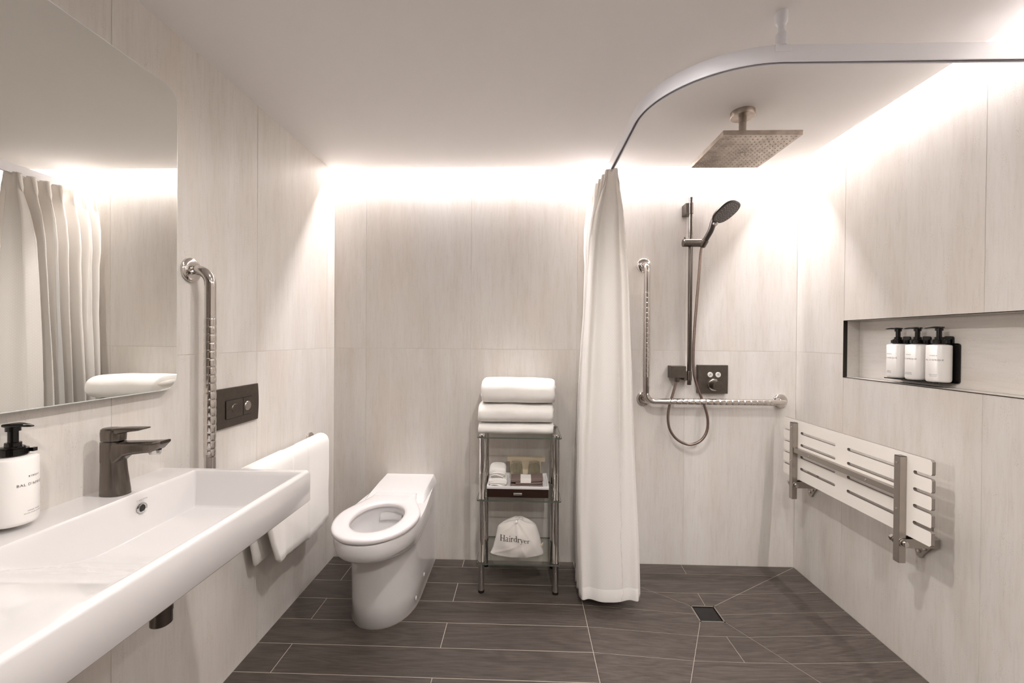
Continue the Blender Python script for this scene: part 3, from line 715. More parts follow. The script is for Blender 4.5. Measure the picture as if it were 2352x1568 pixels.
# ------------------------------------------------------------ chrome and glass shelf unit
SX0, SX1, SY0, SY1 = -0.205, 0.163, 2.062, 2.298
t = thing('shelf_unit', ((SX0+SX1)/2, (SY0+SY1)/2, 0), 'freestanding chrome and glass three-tier shelf unit against the back wall', 'shelf unit')
for x in (SX0, SX1):
    for y in (SY0, SY1):
        prof = [(0.013, 0.0), (0.015, 0.002), (0.015, 0.006), (0.0145, 0.007)]
        for z0 in (0.148, 0.460):
            prof += [(0.0145, z0-0.006), (0.0165, z0-0.004), (0.0165, z0+0.010), (0.0145, z0+0.012)]
        prof += [(0.0145, 0.762), (0.0165, 0.764), (0.0165, 0.784), (0.0140, 0.788), (0.006, 0.790)]
        p = obj('post', MB().lathe(prof, 28, (x, y, 0)), 'chrome', t, smooth=True, angle=50)
        obj('foot', MB().lathe([(0.0152, 0.0), (0.0152, 0.012)], 24, (x, y, 0)), 'blacktrim', p, smooth=True)
for z in (0.148, 0.460, 0.770):
    pl = rrect(SX0-0.024, SY0-0.024, SX1+0.012+0.012, SY1+0.024, 0.014, 5)
    mb = MB().prism([(x, y, z) for x, y in pl], (0, 0, 0.006))
    g_ = obj('glass_shelf', mb, 'glass', t); g_.data.materials.append(M['glassedge'])
    for p in g_.data.polygons:
        if abs(p.normal.z) < 0.5: p.material_index = 1

# towels on the top shelf
def folded(name, x0, x1, y0, y1, z0, z1, label, seed, layers=2, lean=0.0, bul=0.012):
    rings = []; n = 48; NX_ = 44
    h = (z1-z0)/2; zc = (z0+z1)/2
    for k in range(NX_+1):
        u = k/NX_; x = x0+(x1-x0)*u
        e_ = min(k, NX_-k)/3.0; sh = 1.0 if e_ >= 1 else 0.90+0.10*math.sqrt(max(0, 1-(1-e_)**2))
        ring = []
        for i in range(n):
            a = 2*PI*i/n; c, s_ = math.cos(a), math.sin(a); q = 3.2 if c > 0 else 2.7
            yy = (y0+y1)/2+(y1-y0)/2*math.copysign(abs(c)**(2/q), c)*sh
            zz = zc+h*math.copysign(abs(s_)**(2/q), s_)*sh
            if s_ > 0: zz += bul*s_*math.sin(PI*(0.15+0.75*u))*0.6 + wob((x*7, yy*5, seed), 1.0, 0.006)*s_
            g_ = wob((x*9, yy*9+seed, zz*14), 1.0, 0.0055)+wob((x*30, yy*30+seed, zz*40), 1.0, 0.0016)
            zz += 0.0012*math.sin(x*34+seed)*abs(c)
            xx = x+lean*(zz-zc)+wob((seed, yy*8, zz*16), 1.3, 0.006)*(1 if k in (0, NX_) else 0.6)
            ring.append((xx, yy-(g_ if c < 0 else 0), max(zz, z0)))
        rings.append(ring)
    o = obj(name, MB().loft(rings), 'terry', smooth=True, angle=80)
    tagm(o, label, 'towel', 'folded towels on the shelf unit')
    # layers of the folded cloth showing at the two short sides
    for sx, xe in ((-1, x0), (1, x1)):
        for q in range(layers):
            zl = z0+(z1-z0)*(q+1)/(layers+1)
            pts = [(xe-sx*0.011+sx*0.002*math.sin(i*1.3+seed)+lean*(zl-zc), y0+0.018+(y1-y0-0.036)*i/9, zl+0.002*math.sin(i*0.9+seed)) for i in range(10)]
            obj('folded_layer', MB().tube(pts, lambda u: 0.0022+(z1-z0)/(layers+1)*0.42*math.sin(PI*max(0.03, min(0.97, u)))**0.3, 12), 'terry', o, smooth=True)
    return o
folded('folded_towel', -0.226, 0.150, 2.068, 2.305, 0.7765, 0.834, 'folded white towel at the bottom of the stack of three', 1.3, bul=0.0)
folded('folded_towel', -0.228, 0.148, 2.070, 2.305, 0.832, 0.930, 'folded white towel in the middle of the stack of three', 5.1, lean=0.02, bul=0.0)
folded('folded_towel', -0.215, 0.155, 2.080, 2.310, 0.928, 1.050, 'folded white towel on top of the stack of three', 9.7, lean=0.03, bul=0.010)

# drawer box on the middle shelf
ZM = 0.4665
t = thing('amenity_box', (-0.026, 2.17, ZM), 'dark wood amenity drawer box with silver pull on the middle glass shelf', 'box')
obj('case', MB().box((-0.180, 2.078, ZM), (0.126, 2.290, ZM+0.044)), 'darkwood', t, bevel=0.001)
dr = obj('drawer_front', MB().box((-0.176, 2.075, ZM+0.003), (0.122, 2.079, ZM+0.041)), 'darkwood', t)
obj('drawer_pull', MB().tube([(-0.048, 2.068, ZM+0.022), (-0.006, 2.068, ZM+0.022)], 0.0065, 16).box((-0.044, 2.068, ZM+0.020), (-0.041, 2.076, ZM+0.024)).box((-0.013, 2.068, ZM+0.020), (-0.010, 2.076, ZM+0.024)), 'steel', dr, smooth=True)
# white tray on it
ZT2 = ZM+0.0445
t = thing('serving_tray', (-0.026, 2.17, ZT2), 'white rectangular tray lying on the dark amenity box', 'tray')
tb = MB().box((-0.182, 2.072, ZT2), (0.128, 2.292, ZT2+0.004))
obj('tray_base', tb, 'whiteplastic', t)
rim = MB(); hh = 0.013
for a, b in (((-0.182, 2.072), (0.128, 2.080)), ((-0.182, 2.284), (0.128, 2.292)), ((-0.182, 2.080), (-0.174, 2.284)), ((0.120, 2.080), (0.128, 2.284))): rim.box((a[0], a[1], ZT2+0.002), (b[0], b[1], ZT2+hh))
obj('tray_rim', rim, 'whiteplastic', t, bevel=0.001)
ZT3 = ZT2+0.0042
# rolled face cloths (two, stacked)
def rolled(x0, x1, y0, y1, z0, h, label, seed):
    rings = []; n = 56
    # spiral-like fold seen from the front: loft along y of a folded profile
    for k in range(22):
        u = k/21; y = y0+(y1-y0)*u; e_ = min(1, min(k, 21-k)/2.5); s_ = 0.90+0.10*math.sqrt(e_)
        ring = []
        xc = (x0+x1)/2; zc = z0+h/2
        for i in range(n):
            a = 2*PI*i/n; c, s2 = math.cos(a), math.sin(a)
            xx = xc+(x1-x0)/2*math.copysign(abs(c)**(2/2.8), c)*s_
            zz = zc+h/2*math.copysign(abs(s2)**(2/2.6), s2)*s_
            xx += wob((y*9, zz*20, seed), 1.0, 0.004); zz += wob((xx*14, y*9, seed), 1.0, 0.003)
            ring.append((xx, y, max(zz, z0)))
        rings.append(ring)
    t = thing('face_cloth', ((x0+x1)/2, (y0+y1)/2, z0), label, 'cloth', 'rolled white face cloths on the tray')
    obj('roll', MB().loft(rings), 'terry', t, smooth=True, angle=80)
    # visible fold edge: a thin lip curling across the front
    lip = []
    for i in range(15):
        u = i/14; x = x0+0.006+(x1-x0-0.012)*u
        lip.append((x, y0-0.0005, z0+h*(0.40+0.10*math.sin(PI*u)) + (h*0.0)))
    obj('fold_lip', MB().tube(lip, lambda q: 0.0035*math.sin(PI*max(0.06, min(0.94, q)))**0.5, 10), 'terry', t, smooth=True)
    lip2 = [(x, y-0.0003, z-h*0.26+0.004*math.sin((x-x0)*60)) for x, y, z in lip]
    obj('fold_lip', MB().tube(lip2, lambda q: 0.003*math.sin(PI*max(0.06, min(0.94, q)))**0.5, 10), 'terry', t, smooth=True)
rolled(-0.176, -0.082, 2.084, 2.20, ZT3, 0.046, 'rolled white face cloth beneath the other on the tray', 2.2)
rolled(-0.173, -0.088, 2.086, 2.19, ZT3+0.045, 0.052, 'rolled white face cloth lying on top of the other', 6.4)
# grey folded cloth with a paper band
ZG = ZT3
t = thing('taupe_cloth', (0.02, 2.13, ZG), 'folded taupe cloth with white paper band in front of the two glasses', 'cloth')
x0, x1 = -0.064, 0.098
for k, (za, zb_, ya, xa, xb) in enumerate(((0.0, 0.014, 2.088, x0, x1), (0.0135, 0.023, 2.086, x0+0.026, x1-0.004), (0.0225, 0.040, 2.090, x0+0.002, x1+0.001))):
    rings = []
    for i in range(19):
        u = i/18; x = xa+(xb-xa)*u; dz = 0.004*(u**3) if k else 0
        zz0, zz1 = ZG+za+dz*k, ZG+zb_+dz*k
        if k == 0: zz1 -= 0
        rings.append([(x, ya+a, (zz0+zz1)/2+b) for a, b in [(p, q) for p, q in rrect(0, -(zz1-zz0)/2, 0.082, (zz1-zz0)/2, min(0.0044, (zz1-zz0)*0.45), 4)]])
    obj('cloth_fold', MB().loft(rings), 'greycloth', t, smooth=True, angle=60)
bd = obj('paper_band', MB().box((-0.014, 2.0875, ZG+0.022), (0.039, 2.16, ZG+0.0425)), 'paper', t, bevel=0.0006)
# tumblers, upside down
def tumbler(cx, cy, z0, label):
    t = thing('glass_tumbler', (cx, cy, z0), label, 'glass', 'upturned glasses on the tray')
    prof = [(0.0355, 0.0), (0.0365, 0.0005), (0.0325, 0.060), (0.0285, 0.083), (0.0275, 0.088), (0.0255, 0.0895), (0.0240, 0.086), (0.006, 0.083), (0.0005, 0.083)]
    obj('wall', MB().lathe(prof, 40, (cx, cy, z0), cap=False), 'tumbler', t, smooth=True, angle=60)
    prof = [(0.0345, 0.0), (0.0345, 0.0008), (0.0300, 0.060), (0.0260, 0.074), (0.020, 0.0765), (0.0005, 0.077)]
    obj('inner_wall', MB().lathe(prof, 40, (cx, cy, z0), cap=False), 'tumbler', t, smooth=True, angle=60)
tumbler(-0.036, 2.225, ZT3, 'upturned clear glass tumbler on the left behind the taupe cloth')
tumbler(0.058, 2.225, ZT3, 'upturned clear glass tumbler on the right behind the taupe cloth')
t = thing('beige_holder', (0.012, 2.275, ZT3), 'beige box with overhanging lid behind the two upturned glasses', 'box')
obj('box_body', MB().box((-0.072, 2.263, ZT3), (0.096, 2.283, ZT3+0.079)), 'beige', t, bevel=0.001)
obj('lid', MB().box((-0.088, 2.260, ZT3+0.079), (0.118, 2.286, ZT3+0.102)), 'beige', t, bevel=0.001)

# ------------------------------------------------------------ hairdryer bag
ZB0 = 0.1545
sil = [(-.168, 0, .107), (-.160, .016, .106), (-.152, .036, .100), (-.140, .085, .089), (-.128, .142, .072), (-.118, .152, .067), (-.100, .166, .050), (-.08, .176, .033), (-.062, .183, .018), (-.049, .187, .006)]
def bag_half(z):
    for i in range(len(sil)-1):
        a, b = sil[i], sil[i+1]
        if a[1] <= z <= b[1]:
            t_ = (z-a[1])/(b[1]-a[1]); return a[0]+(b[0]-a[0])*t_, a[2]+(b[2]-a[2])*t_
    return sil[-1][0], sil[-1][2]
def bag_front(x, z):
    l, r = bag_half(z); u = (x-l)/(r-l); u = max(0, min(1, u))
    hf = z/0.187
    dep = 0.052*(math.sin(PI*u)**0.55)*(0.55+0.75*math.sin(PI*min(1, 0.12+hf*0.85)))*(1-0.25*hf)
    dep += 0.010*noise.noise(Vector((x*16, z*16, 3.3)))*math.sin(PI*u)
    # creases running up from the low corners and down from the gathered mouth
    for (cx_, cz_, dx_, dz_, am) in ((-0.150, 0.010, 1.0, 0.45, 0.009), (0.085, 0.005, -0.55, 1.0, 0.010), (-0.03, 0.187, 0.75, -1.0, 0.009), (-0.03, 0.187, -0.9, -0.8, 0.008), (-0.035, 0.19, 0.15, -1.0, 0.009), (-0.02, 0.187, 1.5, -0.6, 0.007), (0.02, 0.0, -0.2, 0.5, 0.004)):
        L_ = math.hypot(dx_, dz_); dist = abs((x-cx_)*dz_-(z-cz_)*dx_)/L_; al = ((x-cx_)*dx_+(z-cz_)*dz_)/L_
        if al > 0: dep += am*math.exp(-(dist/0.006)**2)*math.exp(-al/0.07)*math.sin(PI*u)
    return 2.140-dep
rows = []; NZ_, NU = 40, 44
for j in range(NZ_+1):
    z = 0.187*j/NZ_; l, r = bag_half(z); ring = []
    for i in range(NU+1):
        u = i/NU; x = l+(r-l)*u
        zz = z + (0.010*(1-abs(2*u-1))*-0.0 if j else 0) + 0.005*math.sin(u*13)*(hf_ := z/0.187)**3
        if j == 0: zz = 0.004*(abs(2*u-1))**6
        ring.append((x, bag_front(x, z), ZB0+zz))
    for i in range(NU-1, 0, -1):
        u = i/NU; x = l+(r-l)*u; ring.append((x, 2.140+0.040*math.sin(PI*u)**0.6*(1-0.4*z/0.183), ZB0+(z if j else 0)))
    rows.append(ring)
t = thing('drawstring_bag', (-0.03, 2.15, ZB0), 'white cloth drawstring bag printed Hairdryer on the bottom glass shelf', 'bag')
obj('pouch', MB().loft(rows), 'bag', t, smooth=True, angle=180)
tf = MB()
for k, (a, h_) in enumerate(((-0.046, 0.182), (-0.038, 0.187), (-0.029, 0.182), (-0.020, 0.186), (-0.010, 0.189), (-0.001, 0.184))):
    tf.tube(bez([(a+0.25*(a+0.022), bag_front(a+0.25*(a+0.022), 0.160)+0.008, ZB0+0.160), (a, 2.118, ZB0+h_-0.006), (a, 2.124, ZB0+h_), (a, 2.134, ZB0+h_-0.003)], 5), lambda q: 0.0012+0.0034*math.sin(PI*(0.15+0.7*q)), 10)
obj('gathered_mouth', tf, 'bag', t, smooth=True)
obj('cord', MB().tube(bez([(0.084, 2.13, ZB0+0.044), (0.094, 2.126, ZB0+0.052), (0.102, 2.128, ZB0+0.064), (0.102, 2.13, ZB0+0.054), (0.092, 2.132, ZB0+0.036)], 5), 0.0022, 8), 'beige', t, smooth=True)
# serif lettering, drawn glyph by glyph (x-height = 1)
def rect_(x0, y0, x1, y1, nx=1, ny=6):
    v, f = [], []
    for j in range(ny+1):
        for i in range(nx+1): v.append((x0+(x1-x0)*i/nx, y0+(y1-y0)*j/ny))
    for j in range(ny):
        for i in range(nx): a = j*(nx+1)+i; f.append((a, a+1, a+nx+2, a+nx+1))
    return v, f
def sweep_(pts, ws):
    v, f = [], []; n = len(pts)
    for i in range(n):
        a, b = pts[max(i-1, 0)], pts[min(i+1, n-1)]; dx, dy = b[0]-a[0], b[1]-a[1]; L_ = math.hypot(dx, dy) or 1; w_ = ws[i]/2
        v += [(pts[i][0]-dy/L_*w_, pts[i][1]+dx/L_*w_), (pts[i][0]+dy/L_*w_, pts[i][1]-dx/L_*w_)]
    for i in range(n-1): f.append((2*i, 2*i+1, 2*i+3, 2*i+2))
    return v, f
def arc_(cx, cy, rx, ry, a0, a1, wthick, wthin, n=18):
    P = []; W = []
    for i in range(n+1):
        a = math.radians(a0+(a1-a0)*i/n); P.append((cx+rx*math.cos(a), cy+ry*math.sin(a))); W.append(wthin+(wthick-wthin)*abs(math.cos(a))**1.5)
    return sweep_(P, W)
TK, TN = 0.17, 0.065
def serif(x, y, w_=0.36): return rect_(x-w_/2, y, x+w_/2, y+TN, 3, 1)
def glyph(ch):
    if ch == 'H': return [rect_(0.14, 0, 0.33, 1.45), rect_(0.95, 0, 1.14, 1.45), rect_(0.33, 0.70, 0.95, 0.78, 4, 1), serif(0.235, 0, 0.46), serif(1.045, 0, 0.46), serif(0.235, 1.385, 0.46), serif(1.045, 1.385, 0.46)], 1.36
    if ch == 'a': return [arc_(0.36, 0.72, 0.24, 0.24, 165, 0, TK, TN), rect_(0.53, 0.13, 0.68, 0.75), arc_(0.34, 0.27, 0.24, 0.24, 60, 330, TK, TN), arc_(0.72, 0.13, 0.10, 0.10, 180, 320, TN*1.5, TN)], 0.88
    if ch == 'i': return [rect_(0.13, 0, 0.29, 0.95), serif(0.21, 0), rect_(0.03, 0.89, 0.29, 0.95, 2, 1), arc_(0.20, 1.28, 0.05, 0.05, 0, 360, 0.11, 0.11)], 0.44
    if ch == 'r': return [rect_(0.13, 0, 0.29, 0.97), serif(0.21, 0, 0.40), rect_(0.03, 0.89, 0.29, 0.95, 2, 1), arc_(0.46, 0.68, 0.20, 0.25, 160, 60, TN*2, TN*1.2), arc_(0.58, 0.84, 0.045, 0.045, 0, 360, 0.09, 0.09)], 0.70
    if ch == 'd': return [rect_(0.58, 0, 0.74, 1.5), rect_(0.46, 1.44, 0.74, 1.5, 2, 1), rect_(0.66, 0, 0.86, 0.06, 2, 1), arc_(0.42, 0.48, 0.29, 0.44, 20, 340, TK, TN)], 0.95
    if ch == 'y': return [sweep_([(0.12, 0.95), (0.42, 0.08)], [TK, TK]), sweep_([(0.74, 0.95), (0.42, 0.08), (0.30, -0.28), (0.16, -0.40), (0.06, -0.36)], [TN*1.2, TN*1.2, TN*1.4, TN*1.6, 0.12]), serif(0.14, 0.90, 0.36), serif(0.73, 0.90, 0.30)], 0.86
    if ch == 'e': return [arc_(0.40, 0.48, 0.29, 0.44, 15, 320, TK, TN), rect_(0.16, 0.53, 0.68, 0.60, 4, 1)], 0.80
LT = MB(); xh = 0.0204; px = 0.0; word = 'Hairdryer'
tot = sum(glyph(c)[1] for c in word)*xh; xs0 = -0.040-tot/2
for c in word:
    parts, adv = glyph(c)
    for vv, ff in parts:
        out = []
        for a, b in vv:
            X = xs0+px+a*xh; u = (X-xs0)/tot; Z = 0.082+b*xh*(1-0.32*smooth((u-0.55)/0.45))+0.003*math.sin(PI*u)-0.004*smooth((u-0.6)/0.4)
            out.append((X, bag_front(X, Z)-0.0007, ZB0+Z))
        LT.add(out, ff)
    px += adv*xh
o = obj('lettering', LT, 'ink', t)

# ------------------------------------------------------------ curtain track
t = thing('curtain_track', (0.72, 1.21, 2.053), 'white curved ceiling-hung shower curtain track', 'curtain track')
RX, RY, RR = 0.403, 1.2185, 0.335
path = [(XR, RY), (1.3, RY), (1.1, RY), (0.9, RY)]+[(RX+RR+RR*math.cos(a), RY+RR+RR*math.sin(a)) for a in [-PI/2-PI/2*i/26 for i in range(27)]]+[(RX, 1.75), (RX, 2.0), (RX, 2.2), (RX, YB)]
zt_, zb_ = 2.100, 2.053
sec = [(-0.0085, zt_), (-0.0085, zb_), (-0.0045, zb_), (-0.0045, zb_+0.012), (0.0045, zb_+0.012), (0.0045, zb_), (0.0085, zb_), (0.0085, zt_)]
rings = []
for i, p in enumerate(path):
    a, b = path[max(i-1, 0)], path[min(i+1, len(path)-1)]; dx, dy = b[0]-a[0], b[1]-a[1]; L_ = math.hypot(dx, dy); nx_, ny_ = -dy/L_, dx/L_
    rings.append([(p[0]+nx_*s_, p[1]+ny_*s_, z) for s_, z in sec])
obj('track', MB().loft(rings), 'rail', t, smooth=True, angle=30)
g2 = []
for i, p in enumerate(path):
    a, b = path[max(i-1, 0)], path[min(i+1, len(path)-1)]; dx, dy = b[0]-a[0], b[1]-a[1]; L_ = math.hypot(dx, dy); nx_, ny_ = -dy/L_, dx/L_
    g2.append([(p[0]+nx_*s_, p[1]+ny_*s_, z) for s_, z in ((-0.0044, zb_+0.0035), (0.0044, zb_+0.0035), (0.0044, zb_+0.0118), (-0.0044, zb_+0.0118))])
obj('slot_shade_strip', MB().loft(g2), mat('slot_shade_grey', lin(96, 90, 92), 0.5), t)  # grey strip stands in for the shade inside the track slot
hx, hy = 0.727, 1.219
obj('ceiling_hanger', MB().lathe([(0.016, 2.197), (0.0155, 2.168), (0.012, 2.162), (0.0095, 2.159), (0.0095, 2.142), (0.015, 2.134), (0.0155, 2.102), (0.0155, 2.099)], 28, (hx, hy, 0)), 'rail', t, smooth=True, angle=50)
obj('hanger_clip', MB().box((hx-0.022, hy-0.0095, 2.080), (hx+0.022, hy+0.0095, 2.1015)), 'rail', t, bevel=0.001)

# ------------------------------------------------------------ shower curtain
Ztab = [(2.062, .384, .424), (2.02, .376, .428), (1.97, .365, .438), (1.86, .333, .456), (1.74, .312, .465), (1.54, .298, .479), (1.22, .282, .490), (.81, .268, .510), (.41, .260, .530), (.03, .263, .549)]
def lim(z):
    for i in range(len(Ztab)-1):
        a, b = Ztab[i], Ztab[i+1]
        if b[0] <= z <= a[0]:
            q = (a[0]-z)/(a[0]-b[0]); return a[1]+(b[1]-a[1])*q, a[2]+(b[2]-a[2])*q
    return Ztab[-1][1:]
HWV = 13; NUc, NV = 520, 90; Zt, Zb = 2.060, 0.035
def cpt(s, z):
    l, r = lim(z); tv = (Zt-z)/(Zt-Zb)
    h = s*HWV; k = int(min(h, HWV-1e-6)); fr_ = h-k
    l2 = l+0.045*s*min(1, tv*3)+0.014*math.sin(k*2.1)*min(1, tv*2); r2 = r-0.060*s*min(1, tv*3)+0.010*math.sin(k*3.7+1)*min(1, tv*2)
    c = math.cos(PI*h); c = math.copysign(abs(c)**0.62, c)
    l2 -= 0.040*s*(1-min(1, tv*5))
    x = (l2+r2)/2+(r2-l2)/2*c
    y = 1.958+0.375*s
    bl = min(1, tv*2.2)
    if k == 0: y += bl*(-0.030*math.sin(PI*fr_)+0.030*(1-fr_)*(1-fr_))
    if k == 0: y += 0.021*math.sin(2*PI*3.2*fr_+0.6*z+0.5)*min(1, tv*6)*(0.45+0.55*smooth((z-0.3)/1.2))*min(1, fr_*5)
    # soft vertical ripples
    x += 0.006*bl*math.sin(31*s+2*z+1.2*math.sin(3*z)); y += 0.004*bl*math.sin(47*s+3.1*z)
    # pinch pleats in the heading
    if z > 1.96:
        q = smooth((z-1.96)/0.03); x += q*0.005*math.sin(s*HWV*2*PI*1.5); y += q*0.006*math.cos(s*HWV*2*PI*1.5)
    if z < 0.12: x += 0
    return Vector((x, y, z))
def ucurve(i):                          # denser samples at the front panel
    q = i/NUc; return q*0.55+0.45*q*q
vs = []; uvs = []; arcl = [0]
for i in range(1, NUc+1): arcl.append(arcl[-1]+(cpt(ucurve(i), 0.8)-cpt(ucurve(i-1), 0.8)).length)
zz_ = [Zt-(Zt-Zb)*((j/NV)**1.25) for j in range(NV+1)]
for j in range(NV+1):
    for i in range(NUc+1):
        p = cpt(ucurve(i), zz_[j])
        if j == NV: p.z += 0.012*smooth((i/NUc)*8-0.0)*0.4+0.004*math.sin(i*0.05)
        vs.append(p); uvs.append((arcl[i], zz_[j]))
W_ = NUc+1
fs = [(j*W_+i, j*W_+i+1, (j+1)*W_+i+1, (j+1)*W_+i) for j in range(NV) for i in range(NUc)]
t = thing('shower_curtain', (0.40, 2.1, 0.035), 'white dotted shower curtain gathered at the back wall end of its track', 'curtain')
o = obj('fabric', MB().add(vs, fs), 'curtain', t, smooth=True, angle=180)
uvl = o.data.uv_layers.new(name='UVMap')
for lp in o.data.loops: uvl.data[lp.index].uv = uvs[lp.vertex_index]
so2 = o.modifiers.new('s', 'SOLIDIFY'); so2.thickness = 0.0012
# hem band and the stitched side seam of the front panel
hem = []; hv = []
for z in (0.098, 0.0945, 0.038):
    for i in range(0, 80): p = cpt(ucurve(i*0.9), z); hv.append((p.x, p.y-0.0018 if z != 0.098 else p.y-0.0006, z))
hf2 = [(j*80+i, j*80+i+1, (j+1)*80+i+1, (j+1)*80+i) for j in range(2) for i in range(79)]
h_ = obj('hem', MB().add(hv, hf2), 'curtain', t, smooth=True, angle=180)
h_.data.uv_layers.new(name='UVMap')
def isx(z):
    best = None
    for i in range(0, 60):
        p = cpt(ucurve(i), z); tx = 0.468-0.03*(z/1.1)
        if best is None or abs(p.x-tx) < abs(best.x-tx): best = p
    return best
sm = MB(); 
seam = [isx(1.15-1.11*k/60)+Vector((0.0006*math.sin(k*2.1), -0.0022+0.0008*math.sin(k*1.7), 0)) for k in range(61)]
sm.tube(seam, lambda q: 0.0013+0.0005*math.sin(q*150), 8)
obj('side_seam', sm, 'bag', t, smooth=True)
# runners linking heading to track
for k in range(8):
    y = 1.97+0.05*k
    obj('runner', MB().box((RX-0.003, y-0.004, 2.045), (RX+0.003, y+0.004, 2.058)), 'rail', t)

# ------------------------------------------------------------ ceiling rain shower
t = thing('rain_shower', (0.888, 1.745, HC), 'large square nickel rain shower head hanging from the ceiling', 'shower head')
obj('ceiling_flange', MB().lathe([(0.046, 0), (0.046, -0.020), (0.0445, -0.022), (0.016, -0.022)], 44, (0.888, 1.745, HC)), 'rain', t, smooth=True)
obj('arm', MB().lathe([(0.0150, -0.018), (0.0150, -0.045), (0.0140, -0.046), (0.0140, -0.150)], 28, (0.888, 1.745, HC)), 'rain', t, smooth=True)
RZ = 2.030
pr_ = obj('spray_plate', MB().box((0.740, 1.592, RZ), (1.034, 1.897, RZ+0.018)), 'rain', t, bevel=0.0015)
nz = MB()
def nub(cx, cy, cz, ax, r, h, seg=8):
    nz.lathe([(r, 0), (r*0.8, h), (r*0.3, h*1.15)], seg, (cx, cy, cz), ax)
for i in range(15):
    for j in range(15):
        u, v_ = (i-7)/7, (j-7)/7; f_ = 0.86+0.14*max(abs(u), abs(v_))
        if abs(u)+abs(v_) < 0.1: continue
        nub(0.887+u*0.132*f_, 1.7445+v_*0.137*f_, RZ, (0, 0, -1), 0.0026, 0.0022)
for i in range(8):
    for rr_ in (0.012, 0.024, 0.034):
        a = 2*PI*(i+rr_*30)/8; nub(0.887+rr_*math.cos(a), 1.7445+rr_*math.sin(a), RZ, (0, 0, -1), 0.0022, 0.0022)
obj('nozzles', nz, 'nozzle', pr_, kind='stuff')
obj('centre_cap', MB().lathe([(0.009, 0), (0.008, 0.003), (0.0005, 0.004)], 24, (0.887, 1.7445, RZ), (0, 0, -1)), 'rain', pr_, smooth=True)

# ------------------------------------------------------------ slide rail with hand shower
RYY = 2.300
t = thing('shower_slide_rail', (0.900, YB, 1.02), 'vertical dark slide rail for the hand shower on the back wall', 'shower rail')
obj('pole', MB().lathe([(0.0105, 1.016), (0.011, 1.017), (0.011, 2.033), (0.0105, 2.034)], 28, (0.900, RYY, 0)), 'bronze', t, smooth=True)
for z0, z1, x0_, x1_ in ((1.945, 2.005, 0.886, 0.914), (1.040, 1.090, 0.886, 0.914)):
    obj('wall_bracket', MB().box((x0_-0.014, RYY-0.002, z0), (x1_-0.006, YB, z1)).lathe([(0.0128, z0), (0.0128, z1)], 24, (0.900, RYY, 0)), 'bronze', t, bevel=0.0012)
sl = obj('slider', MB().lathe([(0.0195, 0), (0.0215, 0.002), (0.0215, 0.094), (0.0195, 0.096)], 32, (0.856, RYY-0.006, 1.787), 'X'), 'bronze', t, smooth=True)
obj('slider_pin', MB().lathe([(0.0035, 0), (0.0035, 0.012)], 16, (0.866, RYY-0.006, 1.806), 'Z'), 'bronze', sl, smooth=True)
hd = Vector((0.40, -0.42, 1.0)).normalized(); hb = Vector((0.957, RYY-0.012, 1.768))
obj('handset_holder', MB().lathe([(0.0125, -0.006), (0.0175, 0.0), (0.0190, 0.034), (0.0175, 0.0345)], 28, tuple(hb), tuple(hd)), 'bronze', sl, smooth=True)
# hand shower
t = thing('hand_shower', tuple(hb), 'dark hand shower with oval spray face held in the slide rail', 'hand shower')
hn = Vector((0.33, -0.48, -0.81)).normalized()
e1 = (hd-hn*hd.dot(hn)).normalized(); e2 = hn.cross(e1)
neck = Vector((1.004, 2.246, 1.884)); hc = neck+e1*0.072
hpath = bez([hb+hd*0.004, hb+hd*0.05, hb+hd*0.09, neck-hn*0.010, hc-e1*0.050-hn*0.016, hc-e1*0.03-hn*0.019], 8)
obj('handle', MB().tube(hpath, lambda q: 0.0140+0.003*q, 24), 'hand', t, smooth=True)
e1 = (hd-hn*hd.dot(hn)).normalized(); e2 = hn.cross(e1)
def sq_ring(k, d, q=2.7, ofs=0.0):
    out = []
    for i in range(44):
        a = 2*PI*i/44; c, s_ = math.cos(a), math.sin(a)
        taper = 1.0-0.10*(-c if c < 0 else 0)
        out.append(hc+e1*(0.0705*k*math.copysign(abs(c)**(2/q), c)+ofs)+e2*(0.0705*k*taper*math.copysign(abs(s_)**(2/q), s_))+hn*d)
    return out
hh_ = obj('head_shell', MB().loft([sq_ring(0.35, -0.026), sq_ring(0.72, -0.020), sq_ring(0.94, -0.010), sq_ring(1.0, -0.003), sq_ring(1.0, 0.001), sq_ring(0.965, 0.003)]), 'hand', t, smooth=True, angle=70)
obj('spray_face', MB().loft([sq_ring(0.95, 0.002), sq_ring(0.94, 0.0045), sq_ring(0.2, 0.0055)]), mat('dark_spray_face', lin(60, 52, 48), 0.45), hh_, smooth=True)
nz = MB()
for rr_, n_ in ((0.016, 8), (0.028, 14), (0.040, 20), (0.051, 24)):
    for i in range(n_):
        a = 2*PI*i/n_; c, s_ = math.cos(a), math.sin(a)
        p = hc+e1*(rr_*1.06*math.copysign(abs(c)**0.8, c))+e2*(rr_*1.06*math.copysign(abs(s_)**0.8, s_))+hn*0.0042
        nub(p.x, p.y, p.z, tuple(hn), 0.0017, 0.0016, 6)
obj('nozzles', nz, 'nozzle', hh_, kind='stuff')
bp_ = neck+e1*0.002+hn*0.004
obj('select_button', MB().lathe([(0.0155, 0), (0.0155, 0.008), (0.013, 0.0105), (0.0005, 0.0110)], 24, tuple(bp_-e1*0.006), tuple(hn)), 'brush', t, smooth=True)
